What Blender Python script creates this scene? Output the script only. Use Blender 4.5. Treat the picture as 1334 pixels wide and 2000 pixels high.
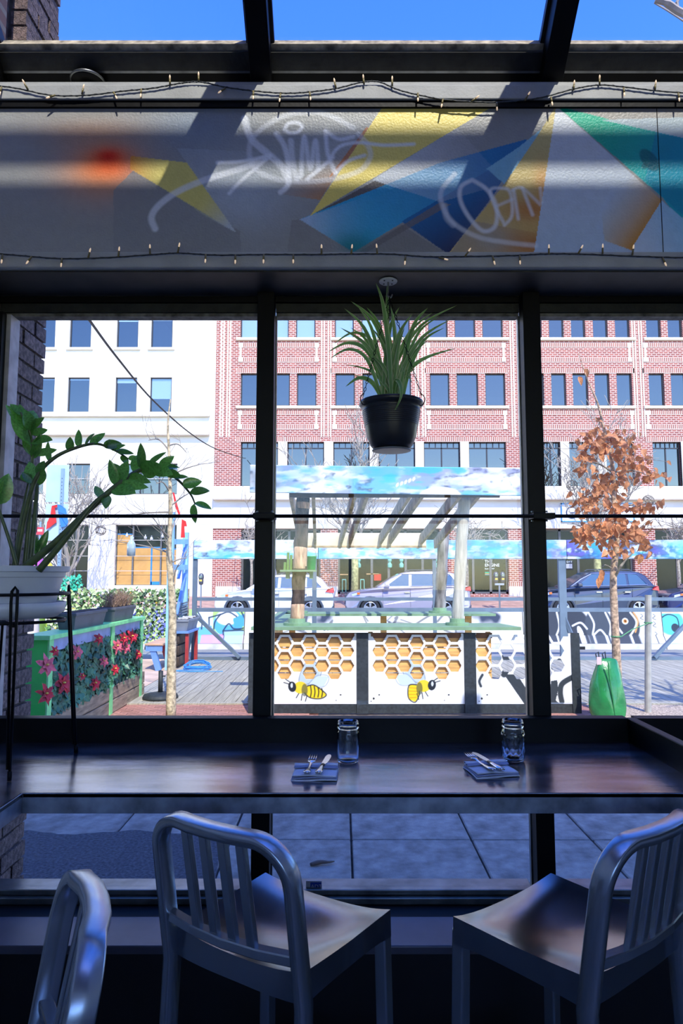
import bpy, bmesh, math, random
import numpy as np
from mathutils import Vector, Matrix
R = math.radians
rnd = random.Random(11)
for o in list(bpy.data.objects): bpy.data.objects.remove(o)
sc = bpy.context.scene
COL = sc.collection
# ------------------------------------------------------------------ camera
F = 1333.3; PITCH = R(5.4)
cam_d = bpy.data.cameras.new('camera'); cam = bpy.data.objects.new('camera', cam_d); COL.objects.link(cam)
cam_d.sensor_fit = 'VERTICAL'; cam_d.sensor_height = 36; cam_d.lens = 24; cam_d.clip_start = .05; cam_d.clip_end = 400
cam.location = (0, 0, 1.5); cam.rotation_euler = (math.pi/2 + PITCH, 0, 0)
sc.camera = cam
# ------------------------------------------------------------------ sky, sun, exposure
SUN = Vector((-.25, 1, -1.25)).normalized()          # travel direction of sunlight
w = bpy.data.worlds.new('world'); sc.world = w; w.use_nodes = True
nt = w.node_tree; bg = nt.nodes['Background']
sky = nt.nodes.new('ShaderNodeTexSky'); sky.sky_type = 'NISHITA'; sky.sun_disc = False
sky.sun_elevation = math.asin(-SUN.z); sky.sun_rotation = math.atan2(-SUN.x, -SUN.y)
sky.air_density = 1.0; sky.dust_density = .3; sky.ozone_density = 3.0
hs = nt.nodes.new('ShaderNodeHueSaturation'); hs.inputs['Saturation'].default_value = 1.34; hs.inputs['Value'].default_value = 1
hs.inputs['Hue'].default_value = .524
nt.links.new(sky.outputs[0], hs.inputs['Color']); nt.links.new(hs.outputs[0], bg.inputs['Color'])
bg.inputs['Strength'].default_value = .38
sun_d = bpy.data.lights.new('sun', 'SUN'); sun = bpy.data.objects.new('sun', sun_d); COL.objects.link(sun)
sun_d.energy = 3.3; sun_d.angle = R(.35); sun_d.color = (1, .95, .86)
sun.rotation_euler = SUN.to_track_quat('-Z', 'Y').to_euler(); sun.location = (3, -8, 14)
vs = sc.view_settings
vs.view_transform = 'Standard'; vs.look = 'None'; vs.gamma = 1; vs.use_curve_mapping = False
vs.exposure = .68
sc.cycles.caustics_reflective = False; sc.cycles.caustics_refractive = False; sc.cycles.sample_clamp_indirect = 4
try: sc.display_settings.display_device = 'sRGB'
except Exception: pass
# ------------------------------------------------------------------ helpers
CP, SP = math.cos(PITCH), math.sin(PITCH)
def ray(x, y):
    u = (x-667)/F; v = (1000-y)/F
    return Vector((u, CP - v*SP, SP + v*CP))
def P(x, y, Y):
    d = ray(x, y); t = Y/d.y
    return Vector((d.x*t, Y, 1.5 + d.z*t))
def G(x, y, z=0):
    d = ray(x, y); t = (z-1.5)/d.z
    return Vector((d.x*t, d.y*t, z))
def PX(x, y, X):
    d = ray(x, y); t = X/d.x
    return Vector((X, d.y*t, 1.5 + d.z*t))
def lin(c):
    return tuple(((v/255)/12.92 if v/255 <= .04045 else ((v/255+.055)/1.055)**2.4) for v in c)
FR = {}
def tag(o, label=None, cat=None, group=None, kind=None):
    if label: o['label'] = label
    if cat: o['category'] = cat
    if group: o['group'] = group
    if kind: o['kind'] = kind
    return o
def thing(name, loc, label, cat, group=None, rotz=0, local=False, kind=None):
    o = bpy.data.objects.new(name, None); COL.objects.link(o)
    o.empty_display_size = .1
    o.location = loc; o.rotation_euler = (0, 0, rotz)
    FR[o.name] = Vector((0, 0, 0)) if local else Vector(loc)
    return tag(o, label, cat, group, kind)
def struct(name, loc=(0, 0, 0)):
    return thing(name, loc, None, None, kind='structure')
def copy_tree(o, parent=None):
    c = o.copy(); COL.objects.link(c)
    c.parent = parent
    for ch in list(o.children): copy_tree(ch, c)
    return c
class MB:
    def __init__(s): s.v = []; s.f = []
    def add(s, vs, fs):
        b = len(s.v); s.v += [tuple(p) for p in vs]; s.f += [tuple(i+b for i in f) for f in fs]; return s
    def box(s, x0, x1, y0, y1, z0, z1):
        vs = [(x, y, z) for z in (z0, z1) for y in (y0, y1) for x in (x0, x1)]
        return s.add(vs, [(0,2,3,1),(4,5,7,6),(0,1,5,4),(2,6,7,3),(0,4,6,2),(1,3,7,5)])
    def obox(s, c, a, b, d):
        c, a, b, d = map(Vector, (c, a, b, d))
        vs = [c + i*a + j*b + k*d for k in (-1, 1) for j in (-1, 1) for i in (-1, 1)]
        return s.add(vs, [(0,2,3,1),(4,5,7,6),(0,1,5,4),(2,6,7,3),(0,4,6,2),(1,3,7,5)])
    def bar(s, a, b, wd, h, up=(0, 0, 1)):
        a, b, up = Vector(a), Vector(b), Vector(up)
        d = (b-a); L = d.length; d.normalize()
        sd = d.cross(up)
        if sd.length < 1e-5: sd = d.cross(Vector((0, 1, 0)))
        sd.normalize(); u = sd.cross(d)
        return s.obox((a+b)/2, d*L/2, sd*wd/2, u*h/2)
    def tube(s, pts, r, n=8, cap=True, closed=False):
        pts = [Vector(p) for p in pts]; N = len(pts)
        rs = r if isinstance(r, (list, tuple)) else [r]*N
        rings = []; prev = None
        for i, p in enumerate(pts):
            if closed: t = pts[(i+1) % N] - pts[i-1]
            else: t = pts[min(i+1, N-1)] - pts[max(i-1, 0)]
            if t.length < 1e-9: t = Vector((0, 0, 1))
            t.normalize()
            if prev is None:
                a = t.cross(Vector((0, 0, 1)))
                if a.length < .05: a = t.cross(Vector((1, 0, 0)))
            else:
                a = prev - t*prev.dot(t)
                if a.length < 1e-6: a = t.cross(Vector((0, 0, 1)))
            a.normalize(); prev = a; b = t.cross(a)
            rings.append([p + (a*math.cos(2*math.pi*k/n) + b*math.sin(2*math.pi*k/n))*rs[i] for k in range(n)])
        vs = [q for rg in rings for q in rg]; fs = []
        M = N if closed else N-1
        for i in range(M):
            j = (i+1) % N
            for k in range(n):
                fs.append((i*n+k, i*n+(k+1) % n, j*n+(k+1) % n, j*n+k))
        if cap and not closed:
            fs.append(tuple(range(n-1, -1, -1))); fs.append(tuple((N-1)*n+k for k in range(n)))
        return s.add(vs, fs)
    def lathe(s, prof, n=24, c=(0, 0, 0), capb=True, capt=False, fn=None):
        vs = []; fs = []
        for i, (r, z) in enumerate(prof):
            for k in range(n):
                a = 2*math.pi*k/n
                rr = r if fn is None else fn(r, z, a)
                vs.append((c[0]+rr*math.cos(a), c[1]+rr*math.sin(a), c[2]+z))
        m = len(prof)
        for i in range(m-1):
            for k in range(n):
                fs.append((i*n+k, i*n+(k+1) % n, (i+1)*n+(k+1) % n, (i+1)*n+k))
        if capb: fs.append(tuple(range(n-1, -1, -1)))
        if capt: fs.append(tuple((m-1)*n+k for k in range(n)))
        return s.add(vs, fs)
    def prism(s, A, B):
        """polygon rings A and B (3-D lists of equal length) joined as a solid"""
        n = len(A)
        fs = [tuple(range(n-1, -1, -1)), tuple(range(n, 2*n))]
        fs += [(i, (i+1) % n, n+(i+1) % n, n+i) for i in range(n)]
        return s.add(list(A)+list(B), fs)
    def mesh(s, name='mesh', smooth=False, origin=None):
        me = bpy.data.meshes.new(name)
        v = s.v
        if origin is not None: v = [(a-origin[0], b-origin[1], c-origin[2]) for a, b, c in v]
        me.from_pydata(v, [], s.f)
        bm = bmesh.new(); bm.from_mesh(me); bmesh.ops.recalc_face_normals(bm, faces=bm.faces)
        bm.to_mesh(me); bm.free()
        if smooth: me.polygons.foreach_set('use_smooth', [True]*len(me.polygons))
        me.update()
        return me
    def org(s):
        xs, ys, zs = zip(*s.v)
        return Vector(((min(xs)+max(xs))/2, (min(ys)+max(ys))/2, min(zs)))
    def build(s, name, mat, parent=None, smooth=False, bevel=0, seg=2, solid=0, sub=0, kind=None, label=None):
        c = s.org()
        o = bpy.data.objects.new(name, s.mesh(name, smooth, c)); COL.objects.link(o)
        return finish(o, c, mat, parent, bevel, seg, solid, sub, kind, label)
def finish(o, c, mat, parent=None, bevel=0, seg=2, solid=0, sub=0, kind=None, label=None):
    if mat is not None: o.data.materials.append(mat)
    off = Vector((0, 0, 0))
    if parent is not None:
        o.parent = parent; off = FR[parent.name]
    o.location = Vector(c) - off
    FR[o.name] = Vector(c)
    if solid:
        m = o.modifiers.new('thick', 'SOLIDIFY'); m.thickness = solid; m.offset = 0
    if bevel:
        m = o.modifiers.new('bevel', 'BEVEL'); m.width = bevel; m.segments = seg; m.limit_method = 'ANGLE'; m.angle_limit = R(35)
    if sub:
        m = o.modifiers.new('sub', 'SUBSURF'); m.levels = sub; m.render_levels = sub
    if kind: o['kind'] = kind
    if label: o['label'] = label
    return o
def place(name, me, c, parent=None, rot=None, scale=None, kind=None):
    """a linked copy of a ready mesh at point c (same frame as the parent)"""
    o = bpy.data.objects.new(name, me); COL.objects.link(o)
    off = Vector((0, 0, 0))
    if parent is not None: o.parent = parent; off = FR[parent.name]
    o.location = Vector(c) - off; FR[o.name] = Vector(c)
    if rot is not None:
        if isinstance(rot, Matrix): o.rotation_euler = rot.to_euler()
        else: o.rotation_euler = rot
    if scale is not None: o.scale = scale if isinstance(scale, (tuple, list)) else (scale,)*3
    if kind: o['kind'] = kind
    return o
def smoothpath(pts, n=8):
    pts = [Vector(p) for p in pts]; out = []
    N = len(pts)
    for i in range(N-1):
        p0, p1, p2, p3 = pts[max(i-1, 0)], pts[i], pts[i+1], pts[min(i+2, N-1)]
        for k in range(n):
            t = k/n
            out.append(.5*((2*p1) + (p2-p0)*t + (2*p0-5*p1+4*p2-p3)*t*t + (3*p1-p0-3*p2+p3)*t**3))
    out.append(pts[-1]); return out
# ------------------------------------------------------------------ materials
def newmat(name):
    m = bpy.data.materials.new(name); m.use_nodes = True
    return m, m.node_tree.nodes, m.node_tree.links, m.node_tree.nodes['Principled BSDF']
def mat(name, col, rough=.5, metal=0, var=0., scale=6, bump=0, bscale=60, spec=.5, rand=0, stretch=None, col2=None, detail=5, rvar=0, emit=0, coat=0, edge=None):
    m, N, L, b = newmat(name)
    c = lin(col)
    b.inputs['Base Color'].default_value = (*c, 1); b.inputs['Roughness'].default_value = rough
    b.inputs['Metallic'].default_value = metal; b.inputs['Specular IOR Level'].default_value = spec
    if coat: b.inputs['Coat Weight'].default_value = coat; b.inputs['Coat Roughness'].default_value = .05
    if emit:
        b.inputs['Emission Color'].default_value = (*c, 1); b.inputs['Emission Strength'].default_value = emit
    tc = N.new('ShaderNodeTexCoord'); vec = tc.outputs['Object']
    if stretch:
        mp = N.new('ShaderNodeMapping'); mp.inputs['Scale'].default_value = stretch; L.new(vec, mp.inputs['Vector']); vec = mp.outputs[0]
    out = None
    if var or col2:
        n = N.new('ShaderNodeTexNoise'); n.inputs['Scale'].default_value = scale; n.inputs['Detail'].default_value = detail
        L.new(vec, n.inputs['Vector'])
        cr = N.new('ShaderNodeValToRGB')
        a = col2 if col2 else tuple(v*(1-var) for v in col)
        d = col if col2 else tuple(min(255, v*(1+var)) for v in col)
        cr.color_ramp.elements[0].position = edge[0] if edge else .3; cr.color_ramp.elements[0].color = (*lin(a), 1)
        cr.color_ramp.elements[1].position = edge[1] if edge else .7; cr.color_ramp.elements[1].color = (*lin(d), 1)
        L.new(n.outputs['Fac'], cr.inputs['Fac']); out = cr.outputs[0]
        if rvar:
            mr = N.new('ShaderNodeMapRange'); mr.inputs['To Min'].default_value = max(.02, rough-rvar); mr.inputs['To Max'].default_value = rough+rvar
            L.new(n.outputs['Fac'], mr.inputs['Value']); L.new(mr.outputs[0], b.inputs['Roughness'])
    if rand:
        oi = N.new('ShaderNodeObjectInfo'); h = N.new('ShaderNodeHueSaturation')
        mr = N.new('ShaderNodeMapRange'); mr.inputs['To Min'].default_value = 1-rand; mr.inputs['To Max'].default_value = 1+rand
        L.new(oi.outputs['Random'], mr.inputs['Value']); L.new(mr.outputs[0], h.inputs['Value'])
        if out: L.new(out, h.inputs['Color'])
        else: h.inputs['Color'].default_value = (*c, 1)
        out = h.outputs[0]
    if out: L.new(out, b.inputs['Base Color'])
    if bump:
        n2 = N.new('ShaderNodeTexNoise'); n2.inputs['Scale'].default_value = bscale; n2.inputs['Detail'].default_value = 4
        L.new(vec, n2.inputs['Vector'])
        bp = N.new('ShaderNodeBump'); bp.inputs['Strength'].default_value = bump; bp.inputs['Distance'].default_value = .01
        L.new(n2.outputs['Fac'], bp.inputs['Height']); L.new(bp.outputs[0], b.inputs['Normal'])
    return m
def vmat(name, rough=.6, bump=0, bscale=200, spec=.4):
    m, N, L, b = newmat(name)
    a = N.new('ShaderNodeAttribute'); a.attribute_name = 'Col'
    L.new(a.outputs['Color'], b.inputs['Base Color']); b.inputs['Roughness'].default_value = rough
    b.inputs['Specular IOR Level'].default_value = spec
    if bump:
        tc = N.new('ShaderNodeTexCoord'); n2 = N.new('ShaderNodeTexNoise'); n2.inputs['Scale'].default_value = bscale
        L.new(tc.outputs['Object'], n2.inputs['Vector'])
        bp = N.new('ShaderNodeBump'); bp.inputs['Strength'].default_value = bump; bp.inputs['Distance'].default_value = .004
        L.new(n2.outputs['Fac'], bp.inputs['Height']); L.new(bp.outputs[0], b.inputs['Normal'])
    return m
def glassmat(name, tint=(1, 1, 1), refl=.02, rough=.0, graze=.6):
    """clear sheet glass: light goes straight through, Fresnel reflection on top"""
    m, N, L, b = newmat(name); N.remove(b)
    t = N.new('ShaderNodeBsdfTransparent'); t.inputs[0].default_value = (*tint, 1)
    g = N.new('ShaderNodeBsdfGlossy'); g.inputs['Roughness'].default_value = rough
    lw = N.new('ShaderNodeLayerWeight'); lw.inputs['Blend'].default_value = .5
    pw = N.new('ShaderNodeMath'); pw.operation = 'POWER'; pw.inputs[1].default_value = 5; L.new(lw.outputs['Facing'], pw.inputs[0])
    fr = N.new('ShaderNodeMath'); fr.operation = 'MULTIPLY_ADD'; fr.inputs[1].default_value = graze; fr.inputs[2].default_value = refl; L.new(pw.outputs[0], fr.inputs[0])
    mx = N.new('ShaderNodeMixShader'); L.new(fr.outputs[0], mx.inputs[0]); L.new(t.outputs[0], mx.inputs[1]); L.new(g.outputs[0], mx.inputs[2])
    L.new(mx.outputs[0], N['Material Output'].inputs['Surface'])
    return m
def brickmat(name, c1, c2, mortar, bw=.2, bh=.067, ms=.012, rot=False, bump=.0, rough=.85):
    m, N, L, b = newmat(name)
    tc = N.new('ShaderNodeTexCoord'); sx = N.new('ShaderNodeSeparateXYZ'); cx = N.new('ShaderNodeCombineXYZ')
    L.new(tc.outputs['Object'], sx.inputs[0])
    L.new(sx.outputs['X'], cx.inputs['Y' if rot else 'X']); L.new(sx.outputs['Z'], cx.inputs['X' if rot else 'Y'])
    br = N.new('ShaderNodeTexBrick'); L.new(cx.outputs[0], br.inputs['Vector'])
    br.inputs['Color1'].default_value = (*lin(c1), 1); br.inputs['Color2'].default_value = (*lin(c2), 1); br.inputs['Mortar'].default_value = (*lin(mortar), 1)
    br.inputs['Scale'].default_value = 1; br.inputs['Brick Width'].default_value = bw; br.inputs['Row Height'].default_value = bh
    br.inputs['Mortar Size'].default_value = ms; br.inputs['Mortar Smooth'].default_value = .1; br.inputs['Bias'].default_value = 0
    if rot: br.offset = 0
    L.new(br.outputs['Color'], b.inputs['Base Color']); b.inputs['Roughness'].default_value = rough
    return m
# ------------------------------------------------------------------ painted sheets (colour per vertex on a fine grid)
class Canvas:
    def __init__(s, w, h, res, base):
        s.w, s.h = w, h
        s.nx = max(2, int(round(w/res))+1); s.ny = max(2, int(round(h/res))+1)
        s.U, s.V = np.meshgrid(np.linspace(0, w, s.nx), np.linspace(0, h, s.ny))
        s.img = np.empty((s.ny, s.nx, 3)); s.img[:] = lin(base)
        s.hole = np.zeros((s.ny, s.nx), bool)
    def mix(s, mask, col, col2=None, t=None):
        c = np.array(lin(col))
        if col2 is not None:
            c = c*(1-t[..., None]) + np.array(lin(col2))*t[..., None]
        s.img = s.img*(1-mask[..., None]) + c*mask[..., None]
    def inside(s, pts):
        m = np.zeros(s.U.shape, bool); n = len(pts)
        for i in range(n):
            (x1, y1), (x2, y2) = pts[i], pts[(i+1) % n]
            if y1 == y2: continue
            c = ((y1 > s.V) != (y2 > s.V)) & (s.U < (x2-x1)*(s.V-y1)/(y2-y1)+x1)
            m ^= c
        return m
    def dist(s, pts):
        d = np.full(s.U.shape, 1e9)
        for (x1, y1), (x2, y2) in zip(pts[:-1], pts[1:]):
            dx, dy = x2-x1, y2-y1; q = dx*dx+dy*dy+1e-12
            t = np.clip(((s.U-x1)*dx+(s.V-y1)*dy)/q, 0, 1)
            d = np.minimum(d, np.hypot(s.U-x1-t*dx, s.V-y1-t*dy))
        return d
    def grad(s, a, b):
        dx, dy = b[0]-a[0], b[1]-a[1]
        return np.clip(((s.U-a[0])*dx+(s.V-a[1])*dy)/(dx*dx+dy*dy), 0, 1)
    def poly(s, pts, col, alpha=1., col2=None, a=None, b=None, a2=None, soft=0):
        m = s.inside(pts).astype(float)
        if soft: m = np.clip(np.where(m > 0, s.dist(pts+[pts[0]]), 0)/soft, 0, 1)
        t = s.grad(a, b) if a is not None else None
        al = alpha if a2 is None else alpha*(1-t)+a2*t
        s.mix(m*al, col, col2, t)
    def stroke(s, pts, w, col, alpha=1., soft=.004, smooth=True):
        if smooth and len(pts) > 2:
            pts = [(p.x, p.y) for p in smoothpath([(q[0], q[1], 0) for q in pts], 6)]
        d = s.dist(pts)
        s.mix(np.clip((w/2+soft/2-d)/soft, 0, 1)*alpha, col)
    def blob(s, c, rx, ry, col, alpha=1., rot=0, hard=0):
        ca, sa = math.cos(rot), math.sin(rot)
        x = (s.U-c[0])*ca+(s.V-c[1])*sa; y = -(s.U-c[0])*sa+(s.V-c[1])*ca
        q = (x/rx)**2+(y/ry)**2
        s.mix((np.clip((1.0-q)*hard, 0, 1) if hard else np.exp(-q))*alpha, col)
    def noise(s, scale, seed, octv=4, sx=1, sy=1):
        g = np.random.RandomState(seed); tot = np.zeros(s.U.shape); amp = 1; ss = 0
        for k in range(octv):
            fx = s.U*scale*sx*2**k; fy = s.V*scale*sy*2**k
            n = int(max(fx.max(), fy.max()))+3
            t = g.rand(n, n)
            ix, iy = fx.astype(int), fy.astype(int); dx, dy = fx-ix, fy-iy
            dx = dx*dx*(3-2*dx); dy = dy*dy*(3-2*dy)
            tot += amp*(t[iy, ix]*(1-dx)*(1-dy)+t[iy, ix+1]*dx*(1-dy)+t[iy+1, ix]*(1-dx)*dy+t[iy+1, ix+1]*dx*dy)
            ss += amp; amp *= .5
        return tot/ss
    def build(s, name, m, o, du, dv, parent=None, solid=0, kind=None, label=None):
        """sheet with corner o and edge directions du, dv"""
        o = Vector(o); du = np.array(du, float); dv = np.array(dv, float)
        c = np.array(o)
        pts = s.U[..., None]*du + s.V[..., None]*dv
        idx = np.arange(s.nx*s.ny).reshape(s.ny, s.nx)
        q = np.stack([idx[:-1, :-1], idx[:-1, 1:], idx[1:, 1:], idx[1:, :-1]], -1).reshape(-1, 4)
        if s.hole.any():
            h = (s.hole[:-1, :-1] | s.hole[:-1, 1:] | s.hole[1:, 1:] | s.hole[1:, :-1]).reshape(-1)
            q = q[~h]
        me = bpy.data.meshes.new(name)
        me.vertices.add(s.nx*s.ny); me.vertices.foreach_set('co', pts.reshape(-1))
        me.loops.add(q.size); me.loops.foreach_set('vertex_index', q.reshape(-1).astype(np.int32))
        me.polygons.add(len(q)); me.polygons.foreach_set('loop_start', np.arange(0, q.size, 4, dtype=np.int32))
        try: me.polygons.foreach_set('loop_total', np.full(len(q), 4, dtype=np.int32))
        except Exception: pass
        me.update(calc_edges=True)
        at = me.color_attributes.new('Col', 'FLOAT_COLOR', 'POINT')
        rgba = np.ones((s.ny*s.nx, 4), np.float32); rgba[:, :3] = np.clip(s.img.reshape(-1, 3), 0, 1)
        at.data.foreach_set('color', rgba.reshape(-1))
        if s.hole.any():
            bm = bmesh.new(); bm.from_mesh(me)
            bmesh.ops.delete(bm, geom=[v for v in bm.verts if not v.link_faces], context='VERTS'); bm.to_mesh(me); bm.free()
        me.validate()
        ob = bpy.data.objects.new(name, me); COL.objects.link(ob)
        return finish(ob, c, m, parent, solid=solid, kind=kind, label=label)
def leafmat(name, col, rough=.35, var=.2, scale=10, rand=0, trans=.35, attr=False, tcol=None):
    m = mat(name, col, rough, 0, var, scale, rand=rand)
    N = m.node_tree.nodes; L = m.node_tree.links; b = N['Principled BSDF']; out = N['Material Output']
    if attr:
        a = N.new('ShaderNodeAttribute'); a.attribute_name = 'Col'; L.new(a.outputs['Color'], b.inputs['Base Color'])
    t = N.new('ShaderNodeBsdfTranslucent'); t.inputs['Color'].default_value = (*lin(tcol or col), 1)
    mx = N.new('ShaderNodeMixShader'); mx.inputs[0].default_value = trans
    L.new(b.outputs[0], mx.inputs[1]); L.new(t.outputs[0], mx.inputs[2]); L.new(mx.outputs[0], out.inputs['Surface'])
    return m
def leaf_mesh(name, L=1, W=.4, n=6, fold=.15, droop=.0, tip=1.0, base=.6):
    """leaf along +Y, width along X, face +Z"""
    mb = MB(); vs = []; fs = []
    for i in range(n+1):
        t = i/n
        wd = W/2*(math.sin(math.pi*t**base))**tip if 0 < t < 1 else 0.004*L
        z = -droop*t*t*L
        vs += [(-wd, t*L, z+fold*wd), (0, t*L, z), (wd, t*L, z+fold*wd)]
        if i < n:
            b = i*3; fs += [(b, b+1, b+4, b+3), (b+1, b+2, b+5, b+4)]
    mb.add(vs, fs); return mb.mesh(name, True)
def aim(d, face=(0, 0, 1)):
    """rotation taking +Y to d with +Z towards face"""
    y = Vector(d).normalized(); z = Vector(face); x = y.cross(z)
    if x.length < 1e-4: x = y.cross(Vector((1, 0, .1)))
    x.normalize(); z = x.cross(y)
    return Matrix((x, y, z)).transposed()
def text_mesh(name, txt, size, m, origin, ux, uy, parent=None, depth=.001, kind=None, align='LEFT'):
    cu = bpy.data.curves.new(name, 'FONT'); cu.body = txt; cu.size = size; cu.extrude = depth; cu.align_x = align
    cu.resolution_u = 2
    tmp = bpy.data.objects.new(name+'_tmp', cu); COL.objects.link(tmp)
    dg = bpy.context.evaluated_depsgraph_get(); dg.update()
    me = bpy.data.meshes.new_from_object(tmp.evaluated_get(dg))
    bpy.data.objects.remove(tmp); bpy.data.curves.remove(cu)
    me.name = name
    ux = Vector(ux); uy = Vector(uy); uz = ux.cross(uy)
    me.transform(Matrix((ux, uy, uz)).transposed().to_4x4())
    ob = bpy.data.objects.new(name, me); COL.objects.link(ob)
    me.materials.clear()
    return finish(ob, Vector(origin), m, parent, kind=kind)
# ------------------------------------------------------------------ shared materials
BLK = mat('black_frame_paint', (8, 8, 9), .45, 0, .25, 9, .05, 60, spec=.15)
BLK2 = mat('weathered_black_metal', (26, 27, 24), .5, .2, .5, 25, .15, 90)
ALU = mat('aged_aluminium', (120, 122, 120), .35, .8, .2, 12)
GASK = mat('dusty_cream_gasket', (150, 140, 118), .8, 0, .35, 30)
GLASS = glassmat('window_glass', (.97, .985, .98), .02)
SKYGLASS = glassmat('skylight_glass', (.98, .985, .99), .015, graze=.12)
DARKWALL = mat('interior_paint', (222, 222, 222), .8, 0, .15, 4)
GREY = mat('grey_wall_paint', (158, 160, 156), .6, 0, .06, 10, .1, 150)
PIER = mat('rough_dark_brick', (108, 92, 88), .9, 0, .35, 55, .9, 170, rand=.18)
PIERM = mat('dark_mortar', (70, 64, 62), .95, 0, .2, 40, .3, 120)
STEEL = mat('blackened_steel_top', (132, 132, 142), .2, .9, .3, 4, .04, 40, stretch=(.7, 2.5, 1), rvar=.1)
EDGE = mat('blackened_steel_edge', (128, 136, 148), .4, .5, .25, 14, .06, 70, rvar=.1)
NAVY = mat('brushed_aluminium', (168, 177, 187), .27, .9, .03, 2)
SEATM = mat('polished_seat_aluminium', (140, 147, 157), .2, .95, .03, 2)
# ------------------------------------------------------------------ room shell
YM, ZU, ZT = 2.22, 2.532, 3.21          # mural face, soffit underside, top of mural wall
YE, ZE = 2.34, 3.30                       # eave of the sloped skylight
SL = .76                                 # skylight rise per metre inward
XL, XR = -1.26, 2.66
YG = 2.46                                # window glass plane
def S(s, n=0):                           # point on the skylight slope (y, z), n = offset outward
    k = math.hypot(1, SL)
    return (YE - s + n*SL/k, ZE + SL*s + n/k)
floor = MB().box(XL-.2, XR+.2, -3.2, 2.42, -.2, -.1).build('floor', mat('dark_floor', (206, 210, 214), .45, 0, .05, 3)); tag(floor, kind='structure')
wbk = MB()
for q in ((XL-.2, -1.05, -.2, 3.4), (2.45, XR+.2, -.2, 3.4), (-1.05, 2.45, -.2, 1.3), (-1.05, 2.45, 2.9, 3.4)): wbk.box(q[0], q[1], -3.4, -3.2, q[2], q[3])
tag(wbk.build('wall_back', DARKWALL), kind='structure')
w9 = struct('window_9', (.7, -3.3, 1.3))  # unseen window, added to let fill daylight in from behind the camera
for k in range(4): MB().box(-1.05+k*1.1667-.03, -1.05+k*1.1667+.03, -3.34, -3.26, 1.3, 2.9).build('frame_post', BLK, w9)
for z_ in (1.3, 2.86): MB().box(-1.05, 2.45, -3.34, -3.26, z_, z_+.04).build('frame_rail', BLK, w9)
for k in range(3): MB().box(-1.02+k*1.1667, .0867+k*1.1667, -3.303, -3.297, 1.34, 2.86).build('pane', GLASS, w9)
tag(MB().box(-3, 5, -5.4, -3.4, 3.02, 3.12).build('added_sun_canopy', DARKWALL), kind='structure')  # unseen canopy, added to keep direct sun out of the added back window
tag(MB().box(XL-.3, XL, -3.2, 2.42, -.2, 3.3).build('wall_left', DARKWALL), kind='structure')
tag(MB().box(XR, XR+.2, -3.2, 2.42, -.2, 6.80).build('wall_right', DARKWALL), kind='structure')
tag(MB().box(XL-.3, XR+.2, -3.3, -2.2, 3.3, 3.4).build('ceiling', DARKWALL), kind='structure')
YU = -2.2
upper = struct('wall_upper', (0, YU-.1, 3.4))
BRW = brickmat('brown_brick_wall', (110, 82, 74), (92, 70, 64), (120, 112, 104))
zp = 2.847 + 1.25*(YM-YU)
MB().box(-1.3, 9, YU-.25, YU, 3.4, zp).build('brick_face', BRW, upper)
rl = MB().box(-1.3, 9, YU-.06, YU, zp+.118, zp+.192)
for k in range(3): rl.box(-1.2+k*4.6, -1.16+k*4.6, YU-.05, YU-.01, zp, zp+.12)
rl.build('parapet_rail', BLK, upper)
# knee wall, ledge and floor-level sill below the window
low = struct('wall_low', (0, 2.4, -.1))
MB().box(XL, XR, 2.33, 2.5, -.2, .40).build('wall_face', mat('black_knee_wall', (16, 16, 18), .6), low)
MB().box(XL, XR, 2.154, 2.41, .375, .40).build('ledge', mat('painted_ledge', (92, 90, 100), .4, .2, .15, 4), low, bevel=.004)
# ------------------------------------------------------------------ the painted wall above the window
wf = struct('wall_front', (0, YM, ZU))
MB().box(XL, XR, YM, 2.56, ZU, ZT).build('wall_core', GREY, wf)
zb = P(667, 497, YM).z; zt = P(667, 213, YM).z; zg = P(667, 196, YM-.012).z; zs = P(667, 165, YM-.02).z
MB().box(XL, XR, YM-.02, YM, ZU, zb).build('lower_trim_board', GREY, wf, bevel=.003)
MB().box(XL, XR, YM-.02, YM, zg, zs).build('upper_trim_board', GREY, wf, bevel=.003)
MB().box(XL, XR, YM-.012, YM, zt, zg).build('painted_shade_strip', BLK, wf)  # black strip stands in for the shade under the upper board
MB().box(XL, XR, YM+.005, 2.42, ZU-.006, ZU).build('soffit_plate', mat('soffit_paint', (42, 41, 40), .5, .2, .3, 10), wf)
x0 = -1.245; W_ = 2.6; H_ = zt-zb
cv = Canvas(W_, H_, .003, (150, 151, 147))
def m2(x, y):
    p = P(x, y, YM); return (p.x-x0, p.z-zb)
def mp(*pts): return [m2(*q) for q in pts]
n1 = cv.noise(2.2, 3, 4); cv.mix(np.clip((n1-.55)*2, 0, 1)*.25, (196, 190, 172)); cv.mix(np.clip((.5-n1)*2, 0, 1)*.35, (150, 156, 158))
cv.blob(m2(380, 250), .16, .1, (120, 150, 180), .45); cv.blob(m2(700, 300), .35, .12, (196, 206, 204), .45); cv.blob(m2(480, 385), .16, .12, (190, 208, 222), .5)
cv.blob(m2(170, 262), .17, .05, (190, 135, 80), .35)
# orange spray at the left with its bright core and clean cut edge
cv.blob(m2(200, 330), .13, .10, (240, 150, 80), .8); cv.blob(m2(213, 322), .075, .05, (255, 120, 60), 1); cv.blob(m2(212, 306), .05, .03, (225, 40, 10), 1)
cv.poly(mp((262, 332), (222, 372), (222, 520), (470, 520), (470, 452)), (140, 142, 141), .85)
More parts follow.
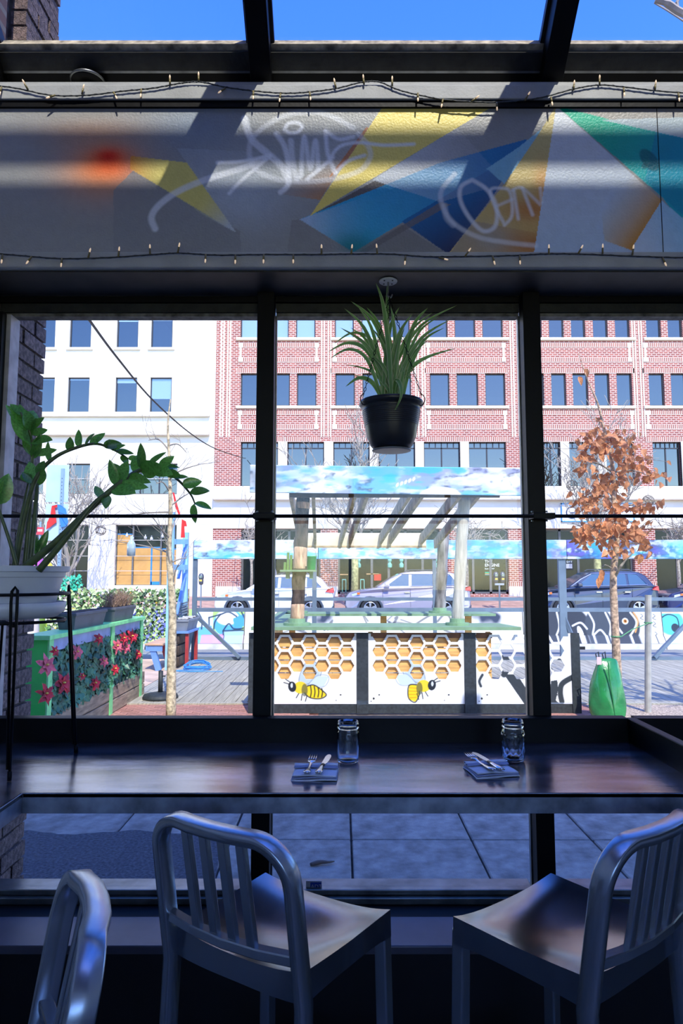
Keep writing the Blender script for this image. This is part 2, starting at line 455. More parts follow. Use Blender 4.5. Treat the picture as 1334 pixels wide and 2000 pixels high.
# yellow shard with orange root and pale tip
cv.poly(mp((256, 305), (365, 318), (462, 455), (254, 330)), (222, 210, 118), 1)
cv.poly(mp((256, 305), (365, 318), (462, 455), (254, 330)), (226, 140, 50), .9, (205, 196, 120), m2(256, 318), m2(330, 335), 0)
cv.poly(mp((365, 318), (462, 455), (380, 410)), (205, 196, 120), 0, (196, 206, 206), m2(390, 380), m2(450, 440), 1)
cv.poly(mp((345, 290), (365, 318), (462, 455), (520, 500), (560, 300)), (190, 205, 220), .25, (190, 205, 220), m2(400, 330), m2(500, 380), 0)
# orange patch behind the big yellow band
cv.poly(mp((538, 378), (625, 391), (716, 250), (690, 260), (620, 330)), (196, 132, 66), .85, (150, 140, 130), m2(640, 385), m2(600, 330), .15)
cv.poly(mp((640, 350), (716, 248), (720, 250), (690, 310)), (200, 120, 50), .8)
# dark wedge, blue planes
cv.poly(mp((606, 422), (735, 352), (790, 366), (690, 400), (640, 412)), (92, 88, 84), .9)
cv.poly(mp((727, 352), (893, 250), (960, 325), (985, 360), (860, 395)), (205, 212, 214), .95, (175, 170, 166), m2(740, 350), m2(900, 290), .25)
cv.poly(mp((585, 429), (860, 318), (1030, 272), (1010, 300), (690, 493)), (40, 172, 216), .95, (8, 118, 180), m2(700, 450), m2(980, 290), .95)
cv.poly(mp((585, 429), (765, 366), (720, 440), (690, 493)), (186, 205, 222), .85, (60, 170, 205), m2(600, 425), m2(740, 420), 0)
cv.blob(m2(690, 485), .09, .055, (0, 130, 135), .9)
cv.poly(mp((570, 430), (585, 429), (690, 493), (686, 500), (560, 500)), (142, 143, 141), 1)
cv.poly(mp((585, 420), (740, 358), (740, 330), (560, 330)), (150, 150, 145), 0)
cv.poly(mp((784, 433), (1010, 300), (965, 380), (875, 497)), (12, 110, 170), .98, (4, 34, 84), m2(830, 400), m2(880, 490), .98)
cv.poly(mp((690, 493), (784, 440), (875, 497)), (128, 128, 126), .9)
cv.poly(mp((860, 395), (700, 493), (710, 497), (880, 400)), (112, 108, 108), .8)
cv.poly(mp((727, 352), (893, 250), (960, 325), (985, 360), (860, 395)), (200, 215, 226), .42, (200, 215, 226), m2(740, 350), m2(930, 300), .12)
# big yellow band
cv.poly(mp((750, 205), (968, 205), (606, 422)), (240, 220, 112), 1)
# cluster right of centre: pale cyan, tan/orange triangle, white wedge, teal
cv.poly(mp((1010, 290), (1060, 250), (1040, 300), (985, 360), (950, 330)), (140, 200, 220), .9)
cv.poly(mp((1086, 207), (1050, 497), (875, 497), (985, 360), (1050, 265)), (206, 190, 122), 1, (206, 180, 110), m2(1060, 250), m2(1000, 480))
cv.blob(m2(1040, 410), .10, .05, (188, 112, 40), .8); cv.blob(m2(1045, 480), .14, .05, (176, 104, 36), .85); cv.blob(m2(1060, 360), .03, .08, (214, 150, 80), .7)
cv.poly(mp((925, 432), (1047, 455), (1047, 500), (875, 500)), (150, 142, 128), .75, (170, 100, 40), m2(900, 460), m2(1040, 490), .2)
cv.blob(m2(960, 470), .07, .06, (150, 160, 160), .55)
cv.poly(mp((1086, 207), (1292, 392), (1235, 490), (1240, 500), (1042, 500)), (206, 214, 218), 1, (176, 196, 214), m2(1090, 250), m2(1120, 480))
cv.poly(mp((1160, 270), (1292, 392), (1235, 490), (1180, 470)), (206, 180, 110), 0, (196, 140, 60), m2(1190, 390), m2(1262, 440), 1)
cv.poly(mp((1086, 207), (1334, 270), (1334, 440), (1292, 385)), (0, 178, 140), 1, (20, 165, 180), m2(1150, 260), m2(1300, 380))
cv.poly(mp((1280, 258), (1500, 310), (1500, 560), (1300, 392), (1260, 350)), (8, 144, 172), .75)
cv.poly(mp((1292, 392), (1420, 500), (1235, 500), (1238, 478)), (190, 208, 224), 1, (150, 200, 225), m2(1260, 480), m2(1340, 440))
cv.poly(mp((1175, 235), (1400, 225), (1400, 285), (1334, 270), (1280, 258)), (178, 196, 200), .85)
cv.poly(mp((1100, 207), (1400, 207), (1400, 228), (1190, 234)), (160, 158, 150), 1)
cv.blob(m2(1268, 313), .028, .05, (6, 92, 100), .75, .6, 3); cv.blob(m2(1258, 325), .011, .011, (6, 92, 100), .6, 0, 3)
cv.blob(m2(690, 485), .05, .03, (0, 120, 128), .5)
# sprayed white lettering
WH = (240, 246, 250)
for pts, wd, al in [
    ([(303, 447), (296, 425), (310, 402), (345, 376), (400, 352), (470, 330), (525, 306)], .022, .62),
    ([(425, 318), (470, 316), (530, 304)], .012, .8), ([(448, 378), (475, 350), (520, 312)], .012, .7),
    ([(478, 232), (490, 270), (520, 298), (550, 325), (563, 352)], .024, .7), ([(540, 262), (555, 285), (563, 320), (563, 360), (548, 376)], .018, .78),
    ([(568, 275), (572, 320), (580, 350)], .02, .62), ([(588, 345), (594, 268), (606, 330), (616, 275), (622, 330)], .016, .7),
    ([(556, 254), (562, 243), (578, 240), (590, 247), (582, 258), (566, 260), (556, 254)], .012, .85),
    ([(636, 258), (640, 300), (655, 338)], .014, .75), ([(636, 255), (660, 272), (690, 268)], .013, .7), ([(600, 350), (625, 330), (650, 308)], .014, .75),
    ([(645, 308), (665, 286), (700, 279), (750, 284), (808, 282)], .012, .72), ([(655, 338), (680, 315), (712, 304)], .012, .7),
    ([(700, 262), (720, 288), (722, 310), (700, 335), (640, 352), (560, 354), (505, 335), (487, 300), (500, 262), (560, 225), (630, 222), (690, 250)], .018, .42),
    ([(922, 352), (900, 366), (900, 395), (920, 430), (945, 452), (968, 440), (968, 400), (950, 370), (922, 352)], .014, .62),
    ([(985, 438), (965, 400), (958, 372), (978, 368), (996, 376), (1000, 420), (985, 440)], .011, .6), ([(972, 402), (1000, 390)], .01, .5),
    ([(1003, 372), (1012, 428)], .011, .6), ([(1020, 368), (1040, 420)], .011, .6), ([(1000, 372), (1020, 368), (1055, 400)], .01, .5), ([(1055, 368), (1058, 395)], .01, .5),
    ([(888, 340), (860, 380), (880, 430), (930, 462), (990, 474), (1046, 480)], .016, .45), ([(868, 402), (872, 425), (885, 440)], .02, .3)]:
    cv.stroke(mp(*pts), wd, WH, al, .008)
cv.img *= (1 + (cv.noise(60, 5, 2)-.5)*.10)[..., None]
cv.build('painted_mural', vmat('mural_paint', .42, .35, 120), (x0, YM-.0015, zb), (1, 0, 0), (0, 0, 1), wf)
sx_ = P(1286, 300, YM).x
MB().box(sx_-.001, sx_+.001, YM-.003, YM-.0012, zb, zt).build('panel_seam', BLK, wf)
# ------------------------------------------------------------------ windows: header, mullions, panes
MX = [-.273, .686, 1.645]
ZH = P(667, 612, YG-.04).z; ZB = .44
for i, mx in enumerate(MX):
    t = struct('trim_%d' % (i+1), (mx, 2.42, .4))
    MB().box(mx-.031, mx+.031, 2.385, 2.44, .40, ZU).build('mullion_face', BLK, t, bevel=.002)
    MB().box(mx-.019, mx+.019, 2.44, 2.52, .40, ZU).build('mullion_web', BLK2, t)
    for s_ in (-1, 1):
        MB().box(mx+s_*.031-.004, mx+s_*.031+.004, 2.445, 2.465, .44, ZH).build('glazing_bead', ALU, t)
edges = [(XL, MX[0]), (MX[0], MX[1]), (MX[1], MX[2]), (MX[2], XR)]
for i, (a, b) in enumerate(edges):
    wn = struct('window_%d' % (i+1), ((a+b)/2, YG, ZB))
    a2 = a+.031 if i else a; b2 = b-.031 if i < 3 else b
    MB().box(a2, b2, 2.425, 2.52, ZH+.045, ZU-.006).build('head_frame', BLK, wn)
    MB().box(a2, b2, 2.44, 2.5, ZH+.012, ZH+.045).build('head_stop', BLK2, wn)
    MB().box(a2, b2, 2.432, 2.44, ZH+.060, ZH+.066).build('head_bead', ALU, wn)
    MB().box(a2, b2, 2.45, 2.49, ZH, ZH+.012).build('head_gasket', mat('weathered_bronze', (92, 90, 84), .6, .3, .4, 30) if i == 0 else bpy.data.materials['weathered_bronze'], wn)
    MB().box(a2, b2, 2.41, 2.52, .40, ZB-.018).build('sill_base', ALU, wn, bevel=.003)
    MB().box(a2, b2, 2.43, 2.52, ZB-.018, ZB).build('sill_frame', ALU, wn, bevel=.003)
    MB().box(a2, b2, YG-.003, YG+.003, ZB, ZH+.012).build('pane', GLASS, wn)
    if i == 0:
        MB().box(XL, XL+.03, 2.40, 2.5, ZB, ZH).build('jamb_frame', BLK, wn)
        MB().box(XL+.03, XL+.046, 2.43, 2.50, ZB, ZH).build('jamb_bead', mat('pale_jamb_aluminium', (168, 165, 168), .5, .1, .1, 20), wn)
# ------------------------------------------------------------------ sloped skylight
RX = [-1.235, -.283, .741, 1.70, 2.62]
SMAX = YE-YU
tag(MB().box(XL, XR, 2.33, 2.56, ZT, ZE+.02).build('trim_9', BLK), kind='structure')
def sbox(mb, xa, xb, s0, s1, n0, n1):
    q = []
    for x in (xa, xb):
        q.append([(x, *S(s0, n0)), (x, *S(s1, n0)), (x, *S(s1, n1)), (x, *S(s0, n1))])
    return mb.prism(q[0], q[1])
for i, x in enumerate(RX):
    t = struct('trim_%d' % (i+4), (x, YM, ZT))
    sbox(MB(), x-.037, x+.037, -.02, SMAX, -.11, .02).build('rafter', BLK, t, bevel=.003)
    sbox(MB(), x-.03, x+.03, -.02, SMAX, .02, .05).build('rafter_cap', BLK2, t)
    for s_ in (-1, 1):
        sbox(MB(), x+s_*.043-.006, x+s_*.043+.006, .085, SMAX, -.035, -.01).build('rafter_gasket', BLK2, t)
for i in range(4):
    a, b = RX[i]+.037, RX[i+1]-.037
    wn = struct('window_%d' % (i+5), ((a+b)/2, YM, ZT))
    sbox(MB(), a, b, -.03, .038, -.05, .02).build('eave_bar', BLK, wn)
    sbox(MB(), a, b, .036, .042, -.06, .0).build('eave_strip', ALU, wn)
    sbox(MB(), a, b, .042, .086, -.06, .01).build('glazing_rail', BLK2, wn)
    sbox(MB(), a, b, .086, .104, -.045, .0).build('glazing_gasket', GASK, wn)
    sbox(MB(), a, b, .086, .089, -.05, .0).build('glazing_strip', ALU, wn)
    sbox(MB(), a, b, .1, SMAX, -.006, 0).build('pane', SKYGLASS, wn)
    sbox(MB(), a, b, 1.42, 1.47, -.04, .02).build('cross_bar', BLK, wn)
tag(MB().box(XL-.3, XL-.02, -3.2, 2.42, 3.3, 6.8).build('wall_side', BRW), kind='structure')
# ------------------------------------------------------------------ brick pier at the left, outside the glass
pier = struct('wall_outside', (XL, 2.65, 0))
PXF = -1.256
MB().box(XL-.6, PXF-.012, 2.53, 2.79, 0, 4.7).build('mortar_core', PIERM, pier)
bm_ = {}
for L_ in (.19, .09):
    b_ = MB().box(-.06, 0, 0, L_, 0, .056).mesh('brick_%d' % int(L_*100)); b_.materials.append(PIER); bm_[L_] = b_
for k in range(68):
    z = k*.067+.006; y = 2.525
    seq = (.19, .09) if k % 2 else (.09, .19)
    for L_ in seq:
        ob = place('brick', bm_[L_], (PXF+rnd.uniform(-.004, .004), y, z), pier)
        y += L_+.011
nb = MB().box(-9, -1.33, -4, 2.78, 0, 8.2).build('wall_neighbour', BRW); tag(nb, kind='structure')
# ------------------------------------------------------------------ steel bar counter
ZC = .95
YF, YBK = 1.80, 2.336
XM, XD = -.813, .958
ct = thing('bar_counter', (0, 2.1, .9), 'long blackened steel bar counter under the window with raised back lip', 'counter')
MB().prism([(XM, YF, ZC-.012), (XD, YF, ZC-.012), (XD, YBK, ZC-.012), (XL+.005, YBK, ZC-.012), (XL+.005, .2, ZC-.012), (XM, .2, ZC-.012)],
           [(XM, YF, ZC), (XD, YF, ZC), (XD, YBK, ZC), (XL+.005, YBK, ZC), (XL+.005, .2, ZC), (XM, .2, ZC)]).build('top', STEEL, ct, bevel=.002)
MB().prism([(XM, YF, ZC), (XM-.006, YF+.006, ZC), (XM-.006, YF+.006, ZC-.05), (XM, YF, ZC-.05)], [(XD, YF, ZC), (XD, YF+.006, ZC), (XD, YF+.006, ZC-.05), (XD, YF, ZC-.05)]).build('front_edge', EDGE, ct, bevel=.001)
MB().box(XM-.006, XM, .2, YF, ZC-.05, ZC).build('return_edge', EDGE, ct, bevel=.001)
MB().box(XL+.005, XD, YBK, YBK+.018, ZC-.03, 1.028).build('back_lip', BLK, ct, bevel=.003)
MB().box(XL+.005, XD, YBK+.018, 2.385, 1.008, 1.028).build('back_shelf', BLK, ct)
for xx in (-.9, -.1, .85): MB().box(xx-.02, xx+.02, 2.0, 2.33, ZC-.06, ZC-.012).build('bracket', BLK, ct)
c2 = thing('side_counter', (1.6, 2.0, .9), 'blackened steel counter beyond the black divider lip', 'counter')
MB().box(XD+.03, XR-.01, 1.2, YBK, ZC-.012, ZC).build('top', STEEL, c2)
MB().box(XD, XD+.03, .9, YBK+.018, ZC-.05, 1.028).build('divider_lip', BLK, c2, bevel=.003)
MB().box(XD+.03, XR-.01, YBK, YBK+.018, ZC-.03, 1.028).build('back_lip', BLK, c2)
MB().box(XD+.03, XR-.01, YBK+.018, 2.385, 1.008, 1.028).build('back_shelf', BLK, c2)
MB().box(XD+.03, XR-.01, 1.194, 1.2, ZC-.05, ZC).build('front_edge', EDGE, c2)
# ------------------------------------------------------------------ aluminium bar stools
def make_stool(name, label, loc, rot):
    """origin on the floor below the seat, front towards +Y"""
    t = thing(name, loc, label, 'stool', 'brushed metal bar stools', rot, local=True)
    HS = .754; hw, hd = .202, .185
    # saddle seat
    n = 18; vs = []; fs = []
    def sz(u, v):
        cu = max(0, 1-abs(u)**2.6)
        dep = -.017*math.exp(-(((v+.2)/.8)**2)) - .016
        front = -.008*max(0, v-.5)**2/.25*(1-u**4)
        return cu*dep*.9+front+.010*(1-v)*.5*max(0, -v)
    for j in range(n+1):
        for i in range(n+1):
            u, v = -1+2*i/n, -1+2*j/n
            x = u*(hw-.006*(1-v)); y = v*hd
            if v > .75: y -= .012*abs(u)**4
            vs.append((x, y, HS+sz(u, v)))
    for j in range(n):
        for i in range(n):
            a = j*(n+1)+i; fs.append((a, a+1, a+n+2, a+n+1))
    # turned-down rim
    per = [(i, 0) for i in range(n)]+[(n, j) for j in range(n)]+[(n-i, n) for i in range(n)]+[(0, n-j) for j in range(n)]
    base = len(vs)
    for (i, j) in per:
        x, y, z = vs[j*(n+1)+i]
        u, v = -1+2*i/n, -1+2*j/n
        drop = .052 + (.012*(abs(u)**2) if abs(v) > .99 else .012*(abs(v)**2))
        vs.append((x*1.004, y*1.004, z-drop))
    m = len(per)
    for k in range(m):
        a = per[k][1]*(n+1)+per[k][0]; b = per[(k+1) % m][1]*(n+1)+per[(k+1) % m][0]
        fs.append((a, b, base+(k+1) % m, base+k))
    st = MB().add(vs, fs).build('seat', SEATM, t, smooth=True, solid=.004)
    for md in list(st.modifiers): pass
    em = st.modifiers.new('split', 'EDGE_SPLIT'); em.split_angle = R(40)
    # hoop back running down into the rear legs: rectangular tube swept along a path
    def sweep(path, wa, wb, nrm):
        mb = MB(); rings = []
        N = len(path)
        for i, p in enumerate(path):
            p = Vector(p); tt = (Vector(path[min(i+1, N-1)])-Vector(path[max(i-1, 0)])).normalized()
            b = Vector(nrm(i)); b = (b-tt*b.dot(tt)).normalized(); a = tt.cross(b)
            q = []
            for (ca, cb) in [(1, .84), (.74, 1), (-.74, 1), (-1, .84), (-1, -.84), (-.74, -1), (.74, -1), (1, -.84)]:
                q.append(p+a*ca*wa/2+b*cb*wb/2)
            rings.append(q)
        vs = [v for r_ in rings for v in r_]; fs = []
        for i in range(N-1):
            for k in range(8): fs.append((i*8+k, i*8+(k+1) % 8, (i+1)*8+(k+1) % 8, (i+1)*8+k))
        fs += [tuple(range(7, -1, -1)), tuple((N-1)*8+k for k in range(8))]
        return mb.add(vs, fs)
    TOP = 1.055; cr = .085; bx = hw-.008
    def yb(z): return -hd-.006-max(0, z-.70)*.16-(.06*max(0, .7-z)*.8)
    half = [(-bx-.012*max(0, .6-z), yb(z), z) for z in (0, .2, .4, .6, .7, .8, .88, TOP-cr-.02)]
    for k in range(1, 9):
        a = math.pi-k*math.pi/16
        z = TOP-cr-.012+cr*math.sin(a); half.append((-bx+cr+cr*math.cos(a), yb(z)-.012*(k/8), z))
    half += [(-.06, yb(TOP)-.022, TOP-.010)]
    path = half+[(0, yb(TOP)-.025, TOP-.010)]+[(-x, y, z) for x, y, z in reversed(half)]
    hp = sweep(path, .024, .043, lambda i: (0, 1, .1)).build('back_hoop', NAVY, t, smooth=True)
    hp.modifiers.new('split', 'EDGE_SPLIT').split_angle = R(50)
    zr = HS+.045
    rp = [(-bx, yb(zr), zr), (-bx/2, yb(zr)-.014, zr-.004), (0, yb(zr)-.018, zr-.006), (bx/2, yb(zr)-.014, zr-.004), (bx, yb(zr), zr)]
    sweep(rp, .022, .026, lambda i: (0, 1, 0)).build('back_rail', NAVY, t)
    for k in range(4):
        x = (-1.5+k)*.054
        MB().bar((x, yb(zr)-.016, zr), (x, yb(TOP)-.02, TOP-.02), .024, .016, (0, 1, 0)).build('slat', NAVY, t, bevel=.003)
    for s_ in (-1, 1):
        MB().bar((s_*(hw-.018), hd-.02, HS-.03), (s_*(hw-.008), hd-.005, 0), .032, .036, (0, 1, 0)).build('leg', NAVY, t, bevel=.004)
        MB().bar((s_*(hw-.012), hd-.01, .22), (s_*(hw-.01), yb(.22), .22), .018, .026).build('stretcher', NAVY, t)
    MB().bar((-hw+.01, hd-.012, .30), (hw-.01, hd-.012, .30), .018, .03).build('foot_rest', NAVY, t)
    MB().bar((-hw+.01, yb(.3), .30), (hw-.01, yb(.3), .30), .018, .03).build('stretcher', NAVY, t)
    return t
make_stool('bar_stool', 'brushed metal bar stool turned towards the napkin beside the smooth jar', (-.14, 1.79, -.1), R(-32.5))
make_stool('bar_stool', 'brushed metal bar stool turned towards the napkin beside the quilted jar', (.546, 1.78, -.1), R(38))
make_stool('bar_stool', 'brushed metal bar stool drawn up to the return arm of the counter', (-.668, 1.111, -.1), R(114.8))
# ------------------------------------------------------------------ place settings
JAR = None
def glass_solid():
    m, N, L, b = newmat('jar_glass')
    b.inputs['Base Color'].default_value = (.95, .98, .97, 1); b.inputs['Transmission Weight'].default_value = 1
    b.inputs['Roughness'].default_value = .02; b.inputs['IOR'].default_value = 1.45
    return m
JARM = glass_solid()
def make_jar(px, py, label, quilt):
    g = G(px, py, ZC)
    H = .121; r = .0335
    t = thing('mason_jar', g, label, 'jar', local=True)
    outp = [(.020, 0), (.028, .001), (r-.002, .006), (r, .014), (r, .084), (r-.001, .091), (r-.0035, .097), (r-.0035, .099), (r-.001, .1005), (r-.001, .103), (r-.003, .105), (r-.003, .109), (r-.0015, .1105), (r-.0015, .113), (r-.003, .115), (r-.003, .119), (r-.004, H)]
    inn = [(r-.0062, H), (r-.0062, .1), (r-.0035, .088), (r-.0035, .016), (r-.007, .009), (.015, .007), (.001, .007)]
    if quilt:
        prof = []
        zs_ = [0, .001, .006]+[.012+.0033*k for k in range(24)]
        fn = lambda rr, z, a: rr+(.0016*max(0, abs(math.sin(a*6+z*95))*abs(math.sin(a*6-z*95))*1.6-.4) if .014 < z < .086 else 0)
        o2 = [(.020, 0), (.028, .001), (r-.002, .006)]+[(r, .012+.0033*k) for k in range(23)]+outp[5:]
        MB().lathe(o2+inn, 72, fn=lambda rr, z, a: fn(rr, z, a) if rr > r-.0008 else rr, capb=True, capt=True).build('glass_body', JARM, t, smooth=True)
    else:
        MB().lathe(outp+inn, 40, capb=True, capt=True).build('glass_body', JARM, t, smooth=True)
    return t
make_jar(680, 1489, 'clear glass mason jar with smooth sides and a threaded neck', False)
make_jar(1003, 1486, 'clear glass mason jar with quilted diamond pattern sides', True)
NAP = mat('blue_grey_linen', (218, 222, 236), .85, 0, .05, 30, .25, 500)
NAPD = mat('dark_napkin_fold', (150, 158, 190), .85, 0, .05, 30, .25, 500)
CUT = mat('polished_cutlery_steel', (210, 205, 200), .18, 1)
def make_napkin(c, rot, label, grp=None):
    t = thing('napkin', c, label, 'napkin', grp, rot, local=True)
    Wn, Dn = .125, .115
    def sheet(x0, x1, y0, y1, zf, n=14):
        vs = []; fs = []
        for j in range(n+1):
            for i in range(n+1):
                x = x0+(x1-x0)*i/n; y = y0+(y1-y0)*j/n; vs.append((x, y, zf(x, y)))
        for j in range(n):
            for i in range(n):
                a = j*(n+1)+i; fs.append((a, a+1, a+n+2, a+n+1))
        return MB().add(vs, fs)
    for k in range(3):
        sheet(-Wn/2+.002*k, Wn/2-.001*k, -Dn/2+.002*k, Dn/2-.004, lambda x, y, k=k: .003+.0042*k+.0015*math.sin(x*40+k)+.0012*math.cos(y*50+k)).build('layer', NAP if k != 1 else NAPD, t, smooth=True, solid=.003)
    for k in range(2):
        y0 = Dn/2-.012-.016*k
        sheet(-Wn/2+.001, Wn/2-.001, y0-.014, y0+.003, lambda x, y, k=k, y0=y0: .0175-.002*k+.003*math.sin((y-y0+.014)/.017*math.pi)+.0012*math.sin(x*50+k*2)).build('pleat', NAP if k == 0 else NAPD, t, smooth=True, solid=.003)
    return t
def make_fork(c, rot, label):
    t = thing('fork', c, label, 'fork', 'forks laid on the napkins', rot, local=True)
    def zf(y): return .003+.010*max(0, (y-.075)/.11)**1.5-.004*max(0, (y-.12)/.05)+.004*math.exp(-((y-.01)/.03)**2)
    def strip(ws):
        A = []; 
        for y, w_ in ws: A.append((y, w_))
        vs = []; fs = []
        for y, w_ in A:
            vs += [(-w_, y, zf(y)), (0, y, zf(y)+.0012), (w_, y, zf(y))]
        for i in range(len(A)-1):
            b = i*3; fs += [(b, b+1, b+4, b+3), (b+1, b+2, b+5, b+4)]
        return MB().add(vs, fs)
    strip([(0, .006), (.012, .0098), (.03, .0085), (.055, .005), (.08, .0036), (.105, .0036), (.115, .006), (.122, .011), (.135, .0122)]).build('handle', CUT, t, smooth=True, solid=.0025)
    for k in range(4):
        x = (-1.5+k)*.0066
        MB().tube([(x, .133, zf(.133)), (x, .15, zf(.15)), (x, .165, zf(.165)), (x*.96, .182, zf(.182)+.002)], [.0021, .002, .0018, .0009], 6).build('tine', CUT, t, smooth=True)
    return t
def make_knife(c, rot, label):
    t = thing('knife', c, label, 'knife', 'knives laid on the napkins', rot, local=True)
    hv = [(0, .006), (.01, .0098), (.03, .0088), (.06, .0062), (.085, .005)]
    vs = []; fs = []
    for y, w_ in hv: vs += [(-w_, y, .004), (0, y, .0062), (w_, y, .004)]
    for i in range(len(hv)-1):
        b = i*3; fs += [(b, b+1, b+4, b+3), (b+1, b+2, b+5, b+4)]
    MB().add(vs, fs).build('handle', CUT, t, smooth=True, solid=.004)
    poly = [(-.005, .084), (.005, .084), (.0092, .1), (.0105, .13), (.0105, .165), (.008, .18), (.003, .19), (-.003, .188), (-.0065, .17), (-.0062, .11)]
    MB().prism([(x, y, .0042) for x, y in poly], [(x, y, .0056) for x, y in poly]).build('blade', CUT, t)
    return t
n1c = G(616, 1514, ZC); n2c = G(958, 1508, ZC)
make_napkin(n1c, R(-2), 'folded blue-grey cloth napkin beside the smooth mason jar')
make_napkin(n2c, R(9), 'folded blue-grey cloth napkin beside the quilted mason jar')
make_napkin(G(1352, 1440, ZC), R(20), 'folded blue-grey cloth napkin on the side counter past the divider')
zt_ = Vector((0, 0, .020))
make_fork(n1c+Vector((-.022, -.062, .0165)), R(-4), 'steel dinner fork on the napkin by the smooth jar')
make_knife(n1c+Vector((.009, -.060, .0185)), R(-8), 'steel table knife on the napkin by the smooth jar')
make_fork(n2c+Vector((-.004, -.062, .0165)), R(13), 'steel dinner fork on the napkin by the quilted jar')
make_knife(n2c+Vector((.022, -.058, .0185)), R(15), 'steel table knife on the napkin by the quilted jar')
# ------------------------------------------------------------------ rod across the window
rod = thing('window_rod', P(667, 1008, 2.33), 'thin black metal rod running across all the window bays', 'rod')
zr_ = P(667, 1008, 2.33).z
MB().tube([(XL+.002, 2.33, zr_), (XR-.002, 2.33, zr_)], .0062, 12).build('bar', BLK, rod, smooth=True)
for mx in MX[:2]+[MX[2]]:
    cl = MB().box(mx-.03, mx+.045, 2.322, 2.386, zr_-.009, zr_+.011).build('clamp', BLK, rod, bevel=.002)
    for sx in (-.02, .03):
        for sz_ in (-.015, .017):
            MB().lathe([(.0045, 0), (.0045, .004), (.002, .006)], 8, (mx+sx, 2.375, zr_+sz_)).build('bolt', ALU, cl)
# ------------------------------------------------------------------ string lights
WIRE = mat('dark_green_cable', (52, 56, 54), .5); BULB = mat('warm_led_bulb', (235, 205, 170), .3, emit=.4); SOCK = mat('bulb_socket', (120, 108, 60), .4)
def string_lights(name, pts, bulbs, label):
    pp = [P(x, y, YM-.026) for x, y in pts]
    t = thing(name, pp[0], label, 'string lights')
    path = smoothpath(pp, 6)
    MB().tube(path, .0022, 6).build('cable', WIRE, t, smooth=True)
    tw = [p+Vector((0, math.cos(i*1.3)*.002, math.sin(i*1.3)*.002)) for i, p in enumerate(smoothpath(pp, 14))]
    MB().tube(tw, .0014, 5).build('cable', WIRE, t, smooth=True)
    for (x, y, dx, dy) in bulbs:
        a = P(x, y, YM-.027); d = Vector((dx, -.15, -dy)).normalized()
        so = MB().tube([a, a+d*.020], .0032, 8).build('socket', SOCK, t, smooth=True)
        MB().tube([a+d*.020, a+d*.029, a+d*.034], [.0026, .0028, .0008], 8).build('bulb', BULB, so, smooth=True)
string_lights('string_lights', [(-20, 166), (30, 172), (100, 186), (170, 186), (240, 178), (300, 172), (350, 163), (390, 160), (440, 170), (500, 178), (560, 182), (610, 179), (660, 172), (705, 161), (740, 160), (780, 176), (830, 188), (880, 196), (960, 200), (1010, 197), (1060, 190), (1120, 174), (1170, 166), (1220, 170), (1290, 178), (1400, 186)],
    [(3, 170, -.1, 1), (55, 176, -.1, -.2), (108, 186, -.5, .3), (160, 184, .2, -.7), (222, 180, .3, .6), (276, 174, 0, 1), (332, 166, 0, -1), (388, 160, 0, -1), (440, 172, -.5, .5), (495, 178, 0, 1), (548, 183, -.1, 1), (605, 180, .1, 1), (656, 172, -.2, -1), (711, 165, -.1, -1), (766, 168, 0, -1), (816, 182, 0, 1), (865, 194, -.2, 1), (920, 199, .6, -.4), (970, 200, 0, 1), (1025, 196, .5, -.8), (1076, 190, .1, 1), (1120, 176, .1, -1), (1171, 166, 0, -1), (1218, 172, .0, 1), (1279, 176, .1, -1), (1325, 182, 0, 1)],
    'green-wired string of small lights draped along the top of the mural wall')
string_lights('string_lights', [(-20, 494), (40, 499), (120, 505), (210, 503), (300, 497), (350, 494), (420, 498), (520, 497), (620, 497), (680, 496), (760, 496), (830, 501), (900, 501), (1000, 499), (1060, 496), (1130, 496), (1230, 500), (1334, 503), (1420, 500)],
    [(5, 497, 0, 1), (62, 501, -.3, .6), (121, 504, 0, 1), (172, 504, .2, -.6), (231, 502, .1, -.6), (293, 497, 0, -1), (347, 494, .1, -.3), (402, 497, 0, .6), (460, 498, 0, 1), (515, 497, 0, 1), (573, 497, 0, 1), (628, 497, 0, -1), (686, 497, .1, -1), (737, 496, -.1, -1), (792, 500, -.1, 1), (857, 503, .5, .2), (908, 501, .5, -.7), (962, 500, .2, 1), (1015, 499, 0, 1), (1072, 497, 0, -1), (1129, 496, .5, -.9), (1177, 496, 0, -1), (1235, 498, .1, -.8), (1294, 503, .3, 1)],
    'green-wired string of small lights along the bottom of the mural wall')
pk = thing('ledge_fixture', P(172, 164, YM+.06), 'small round black fixture on the ledge under the skylight', 'fixture', local=True)
MB().lathe([(.055, 0), (.058, .008), (.05, .022), (.02, .026), (.001, .026)], 28).build('cover', BLK, pk, smooth=True)
MB().lathe([(.06, .004), (.0625, .008), (.06, .012)], 28).build('rim', ALU, pk, smooth=True)
# ------------------------------------------------------------------ security sticker
ap = P(613, 1731, YG-.008)
ad = thing('security_sign', ap-Vector((0, 0, .02)), 'small blue and grey security sticker on the low window', 'sign')
MB().box(ap.x-.027, ap.x+.027, ap.y-.002, ap.y, ap.z-.018, ap.z+.018).build('plate', mat('grey_sticker', (205, 212, 222), .5), ad)
MB().box(ap.x-.012, ap.x+.025, ap.y-.003, ap.y-.002, ap.z-.013, ap.z+.014).build('blue_field', mat('blue_sticker', (44, 84, 200), .5), ad)
text_mesh('lettering', 'ADT', .019, mat('white_print', (240, 242, 245), .5), (ap.x-.0105, ap.y-.0032, ap.z-.006), (1, 0, 0), (0, 0, 1), ad, .0003)
